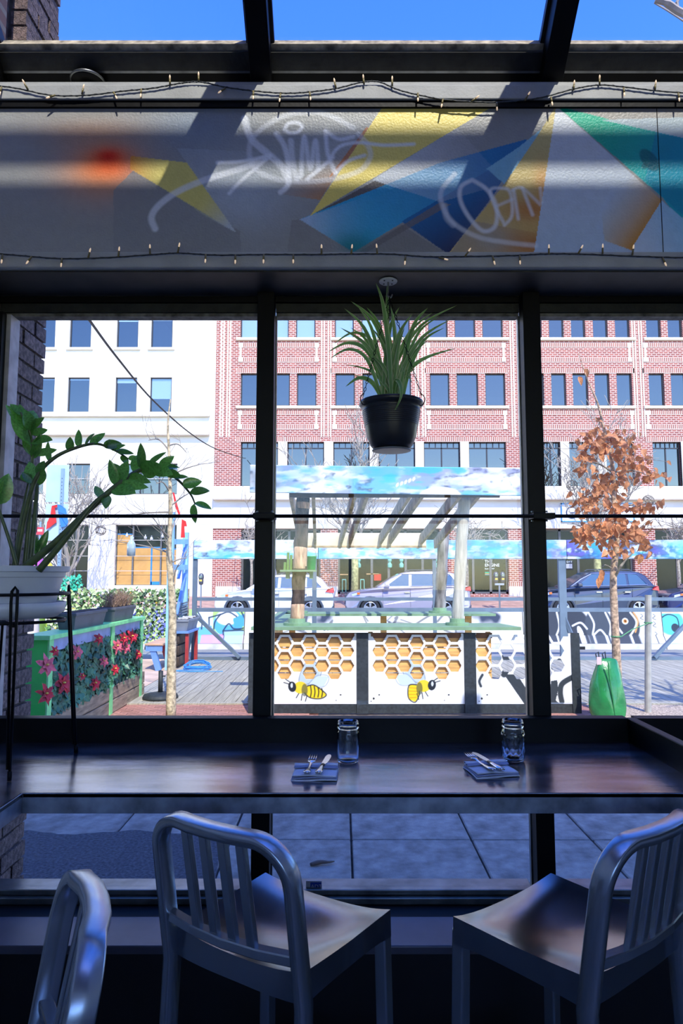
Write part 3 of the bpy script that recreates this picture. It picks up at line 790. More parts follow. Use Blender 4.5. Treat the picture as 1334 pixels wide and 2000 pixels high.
# ------------------------------------------------------------------ wire plant stand and zz plant
PC = Vector((-1.01, 2.08, ZC))
zring = P(100, 1160, 2.05).z; zlow = P(60, 1213, 2.05).z
ps = thing('plant_stand', PC, 'black wire plant stand standing on the counter', 'plant stand')
def ring(r, z, rr=.0045, n=40): return MB().tube([(PC.x+r*math.cos(2*math.pi*k/n), PC.y+r*math.sin(2*math.pi*k/n), z) for k in range(n)], rr, 8, closed=True)
ring(.172, zring).build('upper_ring', BLK, ps, smooth=True); ring(.165, zlow).build('lower_ring', BLK, ps, smooth=True)
for k in range(2):
    a = R(32+90*k); d = Vector((math.cos(a), math.sin(a), 0))*.165
    c_ = Vector((PC.x, PC.y, zlow-.008)); MB().bar(c_-d, c_+d, .014, .006).build('cross_bar', BLK, ps)
for k in range(4):
    a = R(32-90*k); d = Vector((math.cos(a), math.sin(a), 0)); tn = Vector((-d.y, d.x, 0))
    c_ = Vector((PC.x, PC.y, 0))
    lp = [c_+d*.214+tn*.002+Vector((0, 0, ZC+.002)), c_+d*.178+tn*.006+Vector((0, 0, zring-.01)), c_+d*.176+tn*.006+Vector((0, 0, zring+.012)), c_+d*.174+Vector((0, 0, zring+.022)), c_+d*.172-tn*.008+Vector((0, 0, zring+.01)), c_+d*.172-tn*.009+Vector((0, 0, zring-.02)), c_+d*.205-tn*.003+Vector((0, 0, ZC+.03))]
    MB().tube(lp, .0042, 8).build('leg', BLK, ps, smooth=True)
    MB().tube([lp[0], lp[0].lerp(lp[1], .05)], .0062, 8).build('foot_cap', BLK, ps, smooth=True)
POT = mat('blue_white_plastic', (205, 208, 216), .35, 0, .04, 5)
SOIL = mat('dark_soil', (42, 34, 28), .95, 0, .4, 60, .8, 90)
zz = thing('zz_plant', PC+Vector((0, 0, zlow-ZC+.006)), 'large zz plant with glossy leaflets in a white pot on the wire stand', 'potted plant')
zrim = P(60, 1110, 2.0).z
zb_ = zlow+.006
MB().lathe([(.10, 0), (.14, .004), (.162, .022), (.167, .048), (.163, .05), (.155, .026), (.1, .012)], 40, (PC.x, PC.y, zb_), capt=True).build('saucer', POT, zz, smooth=True)
hp_ = zrim-zb_-.006
MB().lathe([(.12, 0), (.128, .004), (.155, hp_-.034), (.160, hp_-.032), (.162, hp_-.018), (.172, hp_-.016), (.174, hp_), (.166, hp_), (.158, hp_-.02), (.02, hp_-.022)], 48, (PC.x, PC.y, zb_+.013), capt=True).build('pot', POT, zz, smooth=True).modifiers.new('s', 'EDGE_SPLIT').split_angle = R(45)
MB().lathe([(.158, 0), (.12, .008), (.06, .012), (.002, .012)], 24, (PC.x, PC.y, zrim-.012)).build('soil', SOIL, zz, smooth=True)
ZLEAF = leafmat('glossy_zz_leaf', (84, 142, 66), .2, .25, 14, rand=.5, trans=.3, tcol=(110, 170, 60)); ZSTEM = mat('zz_stem', (72, 86, 48), .4, 0, .25, 25)
zl = leaf_mesh('leaf', 1, .42, 8, .34, .08, .75, .8); zl.materials.append(ZLEAF)
def zstem(pts, r0, r1, leaves):
    pp = smoothpath([P(x, y, Y) for x, y, Y in pts], 6)
    n = len(pp)
    s_ = MB().tube(pp, [r0+(r1-r0)*i/(n-1) for i in range(n)], 10).build('stem', ZSTEM, zz, smooth=True)
    for (bx, by, tx, ty, dY) in leaves:
        q = min(pp, key=lambda p: (P(bx, by, p.y)-p).length)
        b = P(bx, by, q.y); b = q+(b-q).normalized()*min((b-q).length, r1*1.5) if (b-q).length > 1e-4 else q
        t = P(tx, ty, q.y+dY)
        d = t-b
        face = Vector((rnd.uniform(-.9, .9), -1, rnd.uniform(-.2, 1.2)))
        place('leaf', zl, b, s_, aim(d, face), (d.length*(rnd.uniform(1.4, 1.75) if math.hypot(tx-bx, ty-by) < 42 else rnd.uniform(.7, .95)), d.length*(1.2 if math.hypot(tx-bx, ty-by) < 36 else 1), d.length))
zstem([(48, 1112, 2.05), (58, 1000, 2.06), (63, 900, 2.07), (60, 850, 2.06), (40, 805, 2.04)], .0075, .003,
    [(44, 849, 11, 788, -.01), (49, 869, 18, 807, .01), (57, 871, 45, 822, -.02), (60, 830, 33, 788, .03), (62, 840, 50, 800, -.03), (60, 847, 88, 840, .02), (62, 863, 101, 857, -.02), (63, 897, 80, 847, -.01), (62, 890, 44, 850, .01), (66, 886, 112, 878, .03), (60, 838, 81, 818, .0), (52, 815, 20, 786, .02), (58, 860, 68, 815, -.02), (55, 835, 66, 800, .03), (62, 905, 53, 902, .02)])
zstem([(30, 1112, 2.04), (48, 1010, 2.03), (70, 935, 2.02), (105, 895, 2.02), (150, 874, 2.03), (190, 867, 2.05), (225, 880, 2.08), (250, 896, 2.1)], .008, .0025,
    [(98, 905, 92, 862, -.02), (66, 940, 53, 902, .02), (72, 930, 84, 905, -.02), (66, 945, 47, 925, 0), (136, 888, 137, 858, -.01), (158, 876, 152, 844, .01), (166, 874, 180, 850, -.02), (176, 872, 200, 848, .02), (188, 870, 193, 855, -.02), (200, 872, 232, 866, .02), (205, 874, 214, 862, -.03), (218, 880, 240, 870, -.01), (225, 884, 256, 884, .02), (236, 890, 248, 905, -.01), (250, 896, 266, 893, 0)])
zstem([(44, 1112, 2.0), (110, 1058, 1.99), (180, 990, 1.99), (235, 943, 2.02), (275, 918, 2.07), (310, 915, 2.14), (345, 935, 2.24), (372, 965, 2.34), (381, 985, 2.375)], .0115, .0022,
    [(274, 907, 276, 865, -.02), (257, 921, 267, 894, .02), (234, 935, 248, 900, -.01), (289, 908, 323, 881, -.01), (310, 908, 344, 911, .02), (312, 906, 335, 894, .0), (274, 921, 314, 910, -.04), (299, 925, 330, 924, -.02), (320, 929, 347, 927, -.01), (338, 938, 363, 931, 0), (355, 946, 388, 941, .01), (371, 962, 403, 958, 0), (380, 982, 408, 991, .0), (379, 984, 380, 1016, .01), (251, 929, 292, 941, -.04), (236, 946, 287, 951, -.04), (222, 954, 256, 960, -.04), (205, 966, 207, 988, -.02), (219, 945, 215, 897, -.02), (228, 940, 222, 903, .02), (196, 975, 188, 952, .01)])
zstem([(76, 1114, 1.96), (130, 1050, 1.96), (182, 985, 1.97), (205, 965, 1.985)], .0105, .004, [])
zstem([(58, 1112, 2.03), (66, 1030, 2.04), (73, 945, 2.06)], .009, .005, [(72, 950, 80, 910, .02)])
zstem([(34, 1112, 1.99), (20, 1060, 1.98), (-4, 990, 1.97)], .007, .004, [(-2, 950, 14, 935, 0), (-3, 960, 4, 945, -.02)])
zstem([(26, 1112, 2.07), (40, 1020, 2.08), (58, 930, 2.1)], .006, .003, [(50, 945, 44, 927, .02)])
zstem([(70, 1112, 2.1), (74, 1080, 2.11), (80, 1050, 2.12)], .003, .0015, [(72, 1085, 78, 1058, 0), (73, 1080, 58, 1040, 0), (74, 1082, 94, 1035, .0), (74, 1075, 70, 1052, .01)])
# ------------------------------------------------------------------ hanging spider plant
hx = P(758, 533, 2.29).x
hk = thing('ceiling_hook', (hx, 2.29, ZU-.04), 'white perforated ceiling plate with a steel hook', 'hook')
MB().lathe([(.031, 0), (.032, .002), (.032, .004), (.02, .0055)], 28, (hx, 2.29, ZU-.012)).build('plate', mat('white_enamel', (215, 212, 205), .4), hk, smooth=True)
for k in range(4):
    a = R(45+90*k); MB().lathe([(.003, 0), (.003, .002)], 8, (hx+.02*math.cos(a), 2.29+.02*math.sin(a), ZU-.0135)).build('screw', BLK, hk)
MB().tube(smoothpath([(hx, 2.29, ZU-.012), (hx, 2.29, ZU-.045), (hx-.002, 2.29, ZU-.06), (hx+.008, 2.29, ZU-.068), (hx+.014, 2.29, ZU-.056)], 5), .0028, 8).build('hook', ALU, hk, smooth=True)
HPX = P(764, 785, 2.29); hpx = HPX.x; zpr = HPX.z; zpb = P(764, 879, 2.29).z
hb = thing('hanging_planter', (hpx, 2.29, zpb), 'variegated spider plant in a black ribbed pot hung on chains', 'hanging plant')
BPOT = mat('black_plastic_pot', (22, 23, 26), .35, 0, .2, 20)
hh = zpr-zpb
prof = [(.05, .0), (.062, .004), (.072, .016), (.084, .045), (.090, .08)]
for k in range(9):
    z = .082+k*(hh-.03-.082)/9; prof += [(.0905+.001*k, z), (.0922+.001*k, z+.002), (.0905+.001*k, z+.0042)]
prof += [(.098, hh-.028), (.103, hh-.018), (.110, hh-.012), (.1085, hh-.002), (.107, hh), (.101, hh), (.096, hh-.02), (.02, hh-.03)]
pt_ = MB().lathe(prof, 48, (hpx, 2.29, zpb), capt=True).build('pot', BPOT, hb, smooth=True)
MB().lathe([(.056, 0), (.066, .001), (.066, .004), (.05, .006)], 32, (hpx, 2.29, zpb-.004), capt=True).build('drip_tray', mat('grey_plastic', (128, 130, 132), .4), hb, smooth=True)
MB().lathe([(.098, 0), (.05, .006), (.002, .008)], 24, (hpx, 2.29, zpr-.02)).build('soil', SOIL, hb, smooth=True)
top_ = Vector((hx+.004, 2.29, ZU-.066))
for k, a in enumerate((R(-155), R(-20), R(95))):
    b = Vector((hpx+.106*math.cos(a), 2.29+.106*math.sin(a), zpr+.012))
    ch = MB(); d = b-top_; n = int(d.length/.0135)
    sd = d.cross(Vector((0, 1, 0))).normalized(); s2 = d.cross(sd).normalized()
    for i in range(n):
        c_ = top_+d*(i+.5)/n; e = sd if i % 2 else s2
        dn = d.normalized()
        ch.tube([c_+dn*.0085*math.cos(q*math.pi/3)+e*.0038*math.sin(q*math.pi/3) for q in range(6)], .0011, 4, closed=True)
    ch.build('chain', BLK, hb)
    o_ = Vector((math.cos(a), math.sin(a), 0))
    MB().tube(smoothpath([b+Vector((0, 0, .006)), b+o_*.006, b-Vector((0, 0, .012))+o_*.012, b-Vector((0, 0, .03))+o_*.006, b-Vector((0, 0, .034))-o_*.006], 5), .0016, 6).build('chain_hook', BLK, hb, smooth=True)
STRAP = leafmat('variegated_strap_leaf', (120, 160, 80), .4, .1, 10, trans=.3, attr=True, tcol=(120, 165, 70))
def strap(pts, wd, parent):
    pp = smoothpath(pts, 5); n = len(pp); vs = []; fs = []; cols = []
    gr, cr_ = lin((112, 156, 88)), lin((222, 228, 178))
    tipc = lin((110, 80, 50))
    for i, p in enumerate(pp):
        t = i/(n-1)
        tg = (pp[min(i+1, n-1)]-pp[max(i-1, 0)]).normalized()
        sd = tg.cross(Vector((rs_.x, rs_.y, rs_.z)))
        if sd.length < .05: sd = tg.cross(Vector((1, 0, 0)))
        sd.normalize(); nn = sd.cross(tg)
        w_ = wd*(.75+.5*math.sin(math.pi*min(1, t*1.3)))*(1 if t < .7 else max(.03, 1-((t-.7)/.3)**1.5))
        for k, c_ in ((-1, cr_), (-.55, gr), (0, gr), (.55, gr), (1, cr_)):
            vs.append(p+sd*w_/2*k+nn*abs(k)*w_*.18)
            cols.append(c_ if t < .96 else tipc)
        if i < n-1:
            b = i*5; fs += [(b+k, b+k+1, b+k+6, b+k+5) for k in range(4)]
    mb = MB().add(vs, fs); c = mb.org(); me = mb.mesh('leaf', True, c)
    at = me.color_attributes.new('Col', 'FLOAT_COLOR', 'POINT')
    at.data.foreach_set('color', np.array([(*q, 1) for q in cols], np.float32).reshape(-1))
    o = bpy.data.objects.new('leaf', me); COL.objects.link(o); finish(o, c, STRAP, parent)
tips = [(734, 552, 0), (757, 550, 1), (763, 598, -1), (672, 602, 0), (685, 588, 1), (700, 600, 0), (665, 640, -1), (640, 688, 0), (652, 672, 1), (645, 700, -1), (675, 755, -1), (685, 640, 1), (893, 596, 0), (880, 624, -1), (890, 680, 0), (836, 601, 1), (845, 610, 0), (806, 612, -1), (858, 618, 1), (835, 665, -1), (830, 660, 0), (768, 808, -2), (805, 748, -1), (690, 732, 0), (676, 712, 1), (720, 690, -1), (815, 690, 1), (790, 640, -1), (745, 620, 1), (726, 640, -1), (773, 660, 1), (812, 720, -1), (700, 690, 0), (868, 640, 1), (780, 600, 1), (716, 600, 1)]
for i, (tx, ty, dy) in enumerate(tips):
    T = P(tx, ty, 2.29+dy*.04+rnd.uniform(-.01, .01))
    if T.y > 2.39: T.y = 2.39
    B = Vector((hpx+rnd.uniform(-.035, .035), 2.29+rnd.uniform(-.035, .03), zpr-.012))
    d = T-B
    if ty > 780: mid = [B, P(772, 745, 2.24), P(781, 750, 2.19), P(783, 775, 2.175), T]
    elif (tx, ty) in ((640, 688), (645, 700), (675, 755), (652, 672), (805, 748)):
        mid = [B, B+Vector((d.x*.3, d.y*.3, max(.05, d.z*.8+.03))), B+Vector((d.x*.65, d.y*.65, d.z*1.0+.035)), T]
    else:
        mid = [B, B+Vector((d.x*.18, d.y*.2, d.z*.42)), B+Vector((d.x*.52, d.y*.55, d.z*.8)), T]
    rs_ = Vector((rnd.uniform(-.3, .3), -1, rnd.uniform(-.2, .4)))
    strap(mid, rnd.uniform(.010, .0145), hb)
# ------------------------------------------------------------------ ground
CONC = mat('grey_sidewalk_concrete', (150, 142, 132), .9, 0, .18, 12, .4, 160, rand=.06, detail=8)
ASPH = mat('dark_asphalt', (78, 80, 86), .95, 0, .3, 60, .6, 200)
ROAD = mat('pale_road_asphalt', (140, 138, 134), .95, 0, .12, 2, .1, 80)  # light grey road surface
gr = struct('floor_street', (0, 20, -.2))
def slab(x0, x1, prof, th=.15):
    A = [(x0, y, z) for y, z in prof]+[(x0, y, z-th) for y, z in reversed(prof)]
    B = [(x1, y, z) for _, y, z in A]
    return MB().prism(A, B)
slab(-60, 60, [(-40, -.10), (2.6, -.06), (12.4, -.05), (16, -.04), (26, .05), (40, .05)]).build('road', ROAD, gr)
slab(-60, 60, [(26.2, .20), (27.2, .24), (31.5, .66), (45, .66)], .3).build('far_sidewalk', mat('brick_red_sidewalk', (176, 140, 124), .9, 0, .15, 3), gr)
MB().box(-60, 60, 26.0, 26.2, -.1, .21).build('granite_kerb', mat('pale_granite', (190, 186, 178), .9), gr)
walk = struct('floor_sidewalk', (0, 5, -.05))
MB().box(-4.2, 6.2, 2.5, 7.45, -.06, -.022).build('joint_bed', mat('joint_dirt', (58, 56, 54), .95, 0, .3, 20), walk)
sx0 = .056-.69*6
for i in range(13):
    for j, (ya, yb_) in enumerate(((2.56, 3.36), (3.36, 4.07), (4.07, 4.76), (4.76, 5.45), (5.45, 6.14), (6.14, 6.83), (6.83, 7.42))):
        xa = sx0+.69*i
        if xa > 5.6: continue
        MB().box(xa+.006, xa+.684, ya+.006, yb_-.006, -.04, rnd.uniform(-.003, .002)).build('slab', CONC, walk, bevel=.006, seg=1)
pa = [(-3.5, 2.55), (-.72, 2.55), (-.60, 3.0), (-.62, 3.5), (-.68, 4.0), (-.75, 4.07)]
xs_ = -.75
while xs_ > -3.5:
    xs_ -= .05; pa.append((xs_, 4.16+.03*math.sin(xs_*9)+rnd.uniform(-.012, .012)))
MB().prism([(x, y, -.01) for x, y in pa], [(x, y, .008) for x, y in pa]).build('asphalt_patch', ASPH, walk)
# brick pavers and the deck
pav = struct('floor_pavers', (-1.6, 7.8, -.05))
MB().box(-3.6, 6.4, 7.40, 8.2, -.06, -.02).build('sand_bed', mat('paver_sand', (150, 128, 112), .95, 0, .2, 20), pav)
PAVM = mat('red_brick_paver', (172, 122, 108), .9, 0, .15, 18, .3, 120, rand=.16)
pm = MB().box(0, .195, 0, .095, -.03, 0).mesh('paver'); pm.materials.append(PAVM)
for j in range(8):
    for i in range(13):
        place('paver', pm, (-2.95+i*.2+(.1 if j % 2 else 0), 7.41+j*.1, rnd.uniform(-.002, .002)), pav, (0, 0, 0))
for j in range(8):
    for i in range(4):
        place('paver', pm, (2.05+i*.2+(.1 if j % 2 else 0), 7.41+j*.1, rnd.uniform(-.002, .002)), pav, (0, 0, 0))
chips = MB().box(2.85, 6.4, 7.41, 8.18, -.02, .004).build('mulch_strip', mat('leaf_mulch', (168, 150, 130), .95, 0, .4, 60, .8, 120), pav)
deck = struct('floor_deck', (1.5, 10, -.03))
DECKM = mat('weathered_grey_plank', (166, 160, 142), .85, 0, .14, 3, .25, 60, rand=.09, stretch=(14, .8, 1))
MB().box(-2.7, 7.5, 8.22, 12.7, -.06, -.02).build('deck_frame', mat('dark_deck_frame', (70, 66, 60), .9), deck)  # dark frame showing between the planks
x = -2.66; k = 0
while x < 7.4:
    cut = 9.6+((k*7) % 5)*.55
    MB().box(x, x+.132, 8.28, cut-.003, -.02, .012).build('plank', DECKM, deck)
    MB().box(x, x+.132, cut+.003, 12.6, -.02, .012).build('plank', DECKM, deck)
    x += .140; k += 1
MB().box(-2.68, 7.4, 8.2, 8.28, -.03, .016).build('edge_board', DECKM, deck)
tan = struct('floor_yard', (-4, 10, -.03))
MB().box(-9, -2.7, 8.2, 12.7, -.06, -.004).build('yard_ground', mat('tan_packed_ground', (206, 176, 150), .95, 0, .1, 3, .2, 90), tan)
# ------------------------------------------------------------------ buildings across the street
YFB = 31.
def fx(x, y=760): return P(x, y, YFB).x
def fz(y): return P(667, y, YFB).z
def wall_holes(x0, x1, z0, z1, rects, y0, y1):
    xs = sorted({x0, x1, *[min(max(v, x0), x1) for r_ in rects for v in r_[:2]]}); zs = sorted({z0, z1, *[min(max(v, z0), z1) for r_ in rects for v in r_[2:]]})
    mb = MB()
    for i in range(len(xs)-1):
        run = None
        for j in range(len(zs)-1):
            cx, cz = (xs[i]+xs[i+1])/2, (zs[j]+zs[j+1])/2
            hole = any(r_[0] < cx < r_[1] and r_[2] < cz < r_[3] for r_ in rects)
            if not hole:
                if run is None: run = zs[j]
                if j == len(zs)-2: mb.box(xs[i], xs[i+1], y0, y1, run, zs[j+1])
            elif run is not None:
                mb.box(xs[i], xs[i+1], y0, y1, run, zs[j]); run = None
    return mb
STUC = mat('white_limestone', (228, 222, 208), .9, 0, .03, .6)
LIME = mat('cream_limestone_trim', (222, 212, 192), .85, 0, .05, 1)
BGL = mat('blue_reflective_pane', (116, 114, 104), .02, 1)
BGL2 = mat('pale_blind_pane', (150, 172, 190), .2, .3)
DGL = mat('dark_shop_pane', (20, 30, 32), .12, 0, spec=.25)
BFR = mat('dark_bronze_frame', (58, 58, 62), .5, .3)
GFR = mat('grey_shop_frame', (110, 110, 108), .5, .3)
def bwin(par, x0, x1, z0, z1, pane=BGL, cols=1, transom=0, fr=BFR, dep=.22, blind=0, fw=.05):
    f = MB(); y0, y1 = YFB+dep-.06, YFB+dep
    f.box(x0, x0+fw, y0, y1, z0, z1); f.box(x1-fw, x1, y0, y1, z0, z1); f.box(x0, x1, y0, y1, z0, z0+fw); f.box(x0, x1, y0, y1, z1-fw, z1)
    for k in range(1, cols):
        xm = x0+(x1-x0)*k/cols; f.box(xm-fw*.6, xm+fw*.6, y0, y1, z0, z1-transom)
    if transom:
        f.box(x0, x1, y0, y1, z1-transom-fw, z1-transom)
        for k in range(1, 6):
            xm = x0+(x1-x0)*k/6; f.box(xm-.02, xm+.02, y0, y1, z1-transom, z1)
    o = f.build('window', fr, par)
    MB().box(x0+fw*.5, x1-fw*.5, YFB+dep-.03, YFB+dep-.02, z0, z1).build('pane', pane, o)
    if blind: MB().box(x0+fw, x1-fw, YFB+dep-.045, YFB+dep-.035, z1-blind, z1-fw).build('blind', BGL2, o)
    return o
BASEZ = .62
# --- pale stone building
wb = thing('stone_building', (-11, YFB+1, BASEZ), 'pale limestone building with dark blue windows left of the brick one', 'building')
wx0, wx1 = -26., fx(421)-.005
up = [(70, 108), (136, 178), (228, 270), (295, 337)]
rects = []; wins = []
for (a, b) in [(-60, -20), (5, 45)]+up:
    rects.append((fx(a, 650), fx(b, 650), fz(679), fz(617))); wins.append(rects[-1])
for (a, b) in [(-62, -22), (2, 42), (66, 106), (132, 174), (225, 267), (293, 335)]:
    rects.append((fx(a, 770), fx(b, 770), fz(805), fz(737))); wins.append(rects[-1])
mid = [(130, 175), (236, 346), (20, 85)]
for (a, b) in mid: rects.append((fx(a, 935), fx(b, 935), fz(965), fz(905)))
gf = [(224, 344, 1143, 1025), (118, 172, 1150, 1025), (20, 88, 1150, 1025)]
for (a, b, c, d) in gf: rects.append((fx(a, 1080), fx(b, 1080), fz(c), fz(d)))
wall_holes(wx0, wx1, BASEZ-.3, fz(560), rects, YFB, YFB+.4).build('wall', STUC, wb)
for k, r_ in enumerate(wins):
    bwin(wb, *r_, blind=[.3, .3, .12, .12, .25, .2, .3, .3, .1, .12, .25, 1.0][k], dep=.16)
    MB().box(r_[0]-.12, r_[1]+.12, YFB-.08, YFB+.2, r_[2]-.12, r_[2]).build('window_sill', LIME, wb)
bwin(wb, *rects[12], cols=1); bwin(wb, *rects[13], cols=3); bwin(wb, *rects[14])
sf = bwin(wb, *rects[15], pane=DGL, cols=1, fr=GFR)
KR = mat('brown_kraft_paper', (196, 150, 84), .8, 0, .12, 1.2, .6, 6); TP = mat('blue_masking_tape', (40, 130, 205), .7)
for (a, b, top) in ((227, 256, 1044), (260, 294, 1070), (296, 312, 1070), (315, 343, 1073)):
    q = MB().box(fx(a, 1080), fx(b, 1080), YFB+.15, YFB+.16, fz(1142), fz(top)).build('paper_sheet', KR, sf)
    MB().box(fx(a, 1080), fx(b, 1080), YFB+.145, YFB+.15, fz(top), fz(top-2)).build('tape', TP, sf)
MB().box(fx(294, 1080), fx(312, 1080), YFB+.14, YFB+.15, fz(1142), fz(1136)).build('tape', TP, sf)
MB().box(fx(293, 1080), fx(296, 1080), YFB+.14, YFB+.15, fz(1142), fz(1070)).build('tape', TP, sf)
for a in (258, 313): MB().box(fx(a-1.5, 1080), fx(a+1.5, 1080), YFB+.1, YFB+.2, fz(1143), fz(1025)).build('mullion', GFR, sf)
bwin(wb, *rects[16], pane=DGL, cols=2, fr=GFR); bwin(wb, *rects[17], pane=DGL, cols=2, fr=GFR)
for (ya, yb_, pr) in ((808, 815, .18), (843, 852, .28)):
    MB().box(wx0, fx(410, 830), YFB-pr, YFB, fz(yb_), fz(ya)).build('cornice', LIME, wb, bevel=.05)
for yy in (905, 935, 967, 1000, 1024, 1055, 1086, 1115):
    MB().box(wx0, fx(415, 950), YFB-.004, YFB, fz(yy)-.012, fz(yy)+.012).build('stone_joint', mat('darker_stone_joint', (196, 190, 178), .9) if yy == 905 else bpy.data.materials['darker_stone_joint'], wb)  # thin darker lines marking the stone courses
# --- brick building
BRK = brickmat('red_facing_brick', (164, 86, 72), (128, 62, 56), (206, 180, 164), .22, .088, .015)
SOLD = brickmat('soldier_course_brick', (164, 88, 76), (130, 66, 60), (212, 190, 172), .26, .088, .022, rot=True)
WBR = mat('cream_accent_brick', (226, 212, 192), .9, 0, .08, 4)
bb = thing('brick_building', (8, YFB+1, BASEZ), 'red brick office building with cream sills and shopfronts', 'building')
bx0, bx1 = fx(421), 24.
R1 = [(470, 511), (528, 564), (578, 616), (654, 691), (706, 744), (760, 800), (836, 874), (888, 928), (942, 982), (1029, 1058), (1072, 1101), (1115, 1143), (1158, 1187), (1201, 1230), (1262, 1291), (1304, 1333), (1346, 1375), (1390, 1420)]
R2 = [(470, 512), (530, 566), (580, 618), (655, 693), (708, 747), (762, 803), (840, 878), (892, 934), (948, 987), (1034, 1063), (1077, 1106), (1119, 1149), (1162, 1191), (1205, 1235), (1268, 1298), (1311, 1341), (1354, 1383), (1398, 1428)]
R3 = [(470, 543), (561, 633), (651, 722), (739, 811), (828, 899), (916, 989), (1060, 1095), (1112, 1168), (1184, 1240), (1276, 1331), (1346, 1400)]
GFS = [(470, 626), (660, 860), (892, 994), (1024, 1056), (1062, 1240), (1282, 1420)]
rects = []
w1 = [(fx(a, 640), fx(b, 640), fz(659), fz(592)) for a, b in R1]; w2 = [(fx(a, 760), fx(b, 760), fz(792), fz(729)) for a, b in R2]
w3 = [(fx(a, 905), fx(b, 905), fz(950), fz(863)) for a, b in R3]; w4 = [(fx(a, 1100), fx(b, 1100), fz(1160), fz(1033)) for a, b in GFS]
wall_holes(bx0, bx1, BASEZ-.3, fz(545), w1+w2+w3+w4, YFB, YFB+.4).build('wall', BRK, bb)
for k, r_ in enumerate(w1): bwin(bb, *r_, pane=BGL2 if k < 5 else BGL, dep=.18)
for k, r_ in enumerate(w2): bwin(bb, *r_, dep=.18)
for r_ in w3: bwin(bb, *r_, cols=2, transom=.25, dep=.2)
for a, b in ((462, 626), (646, 811), (830, 993), (1018, 1240), (1256, 1430)):
    for (row, yy) in ((640, 660), (760, 793)):
        MB().box(fx(a, row), fx(b, row), YFB-.09, YFB+.1, fz(yy+5), fz(yy)).build('window_sill', LIME, bb)
    for (ya, yb_) in ((719, 729), (853, 863)):
        MB().box(fx(a, 760), fx(b, 760), YFB-.02, YFB, fz(yb_), fz(ya)).build('soldier_course', SOLD, bb)
    for (ya, yb_) in ((670, 707), (802, 838)):
        xa, xb = fx(a+5, 760), fx(b-5, 760); za, zb2 = fz(yb_), fz(ya)
        MB().box(xa, xb, YFB-.015, YFB, zb2-.2, zb2).build('soldier_course', SOLD, bb); MB().box(xa, xb, YFB-.015, YFB, za, za+.2).build('soldier_course', SOLD, bb)
        for xx in (xa, xb-.12):
            MB().box(xx, xx+.1, YFB-.02, YFB, za, zb2).build('accent_strip', WBR, bb)
            for zc in (za, zb2-.22): MB().box(xx-.05, xx+.15, YFB-.03, YFB, zc, zc+.22).build('accent_block', WBR, bb)
for a in (440, 637, 821, 1008, 1248):
    for s_ in (-9, -4, 4, 9):
        MB().box(fx(a+s_, 760)-.03, fx(a+s_, 760)+.03, YFB-.02, YFB, fz(853), fz(545)).build('pilaster_strip', WBR, bb)
for (a, b) in ((543, 561), (633, 651), (722, 739), (811, 828), (899, 916), (1095, 1112), (1168, 1184), (1331, 1346)):
    MB().box(fx(a, 905), fx(b, 905), YFB-.05, YFB+.1, fz(955), fz(863)).build('stone_pier', LIME, bb)
MB().box(bx0, bx1, YFB-.12, YFB+.1, fz(958), fz(950)).build('cornice', LIME, bb); MB().box(bx0, bx1, YFB-.35, YFB+.1, fz(978), fz(964)).build('cornice', LIME, bb, bevel=.06)
MB().box(bx0, bx1, YFB-.25, YFB+.1, fz(964), fz(958)).build('cornice', LIME, bb)
MB().box(bx0, bx1, YFB-.06, YFB+.1, fz(1032), fz(978)).build('fascia', STUC, bb)
for i, (r_, nc) in enumerate(zip(w4, (5, 6, 3, 1, 5, 3))):
    o = bwin(bb, *r_, pane=DGL, cols=nc, fr=GFR, dep=.3, fw=.09)
    MB().box(r_[0], r_[1], YFB+.2, YFB+.26, fz(1062), fz(1056)).build('transom_bar', GFR, o)
for (a, b) in ((421, 470), (626, 660), (860, 892), (994, 1024), (1240, 1282)):
    MB().box(fx(a, 1150), fx(b, 1150), YFB-.05, YFB+.1, BASEZ-.2, fz(1146)).build('stone_plinth', LIME, bb)
    MB().box(fx(a, 1150), fx(b, 1150), YFB-.02, YFB, fz(1146), fz(1137)).build('soldier_course', SOLD, bb)
# interiors glimpsed through the shopfront: tables, stools, hangings
WOODT = mat('light_wood_table', (200, 160, 110), .5); MINT = mat('mint_metal', (120, 190, 170), .4); REDC = mat('red_chair_paint', (190, 50, 40), .5)
def inside(name, mb, m): return mb.build(name, m, bb)
for (a, b, y_) in ((664, 680, 1121), (716, 741, 1120)):
    inside('shop_table', MB().box(fx(a, 1110), fx(b, 1110), YFB+.24, YFB+.29, fz(y_+2), fz(y_)), WOODT)
for a in (668, 704):
    inside('shop_stool', MB().box(fx(a, 1140), fx(a+8, 1140), YFB+.24, YFB+.28, fz(1133), fz(1131)).box(fx(a, 1140), fx(a+1.3, 1140), YFB+.24, YFB+.28, fz(1157), fz(1133)).box(fx(a+7, 1140), fx(a+8.3, 1140), YFB+.24, YFB+.28, fz(1157), fz(1133)), MINT)
inside('shop_chair', MB().box(fx(731, 1130), fx(745, 1130), YFB+.24, YFB+.28, fz(1134), fz(1121)), REDC)
for a in (699, 760, 783, 850): inside('window_emblem', MB().lathe([(.01, 0), (.10, .05), (.11, .18), (.05, .26), (.10, .36), (.07, .48), (.01, .54)], 8, (fx(a+2, 1110), YFB+.25, fz(1110))), MINT)
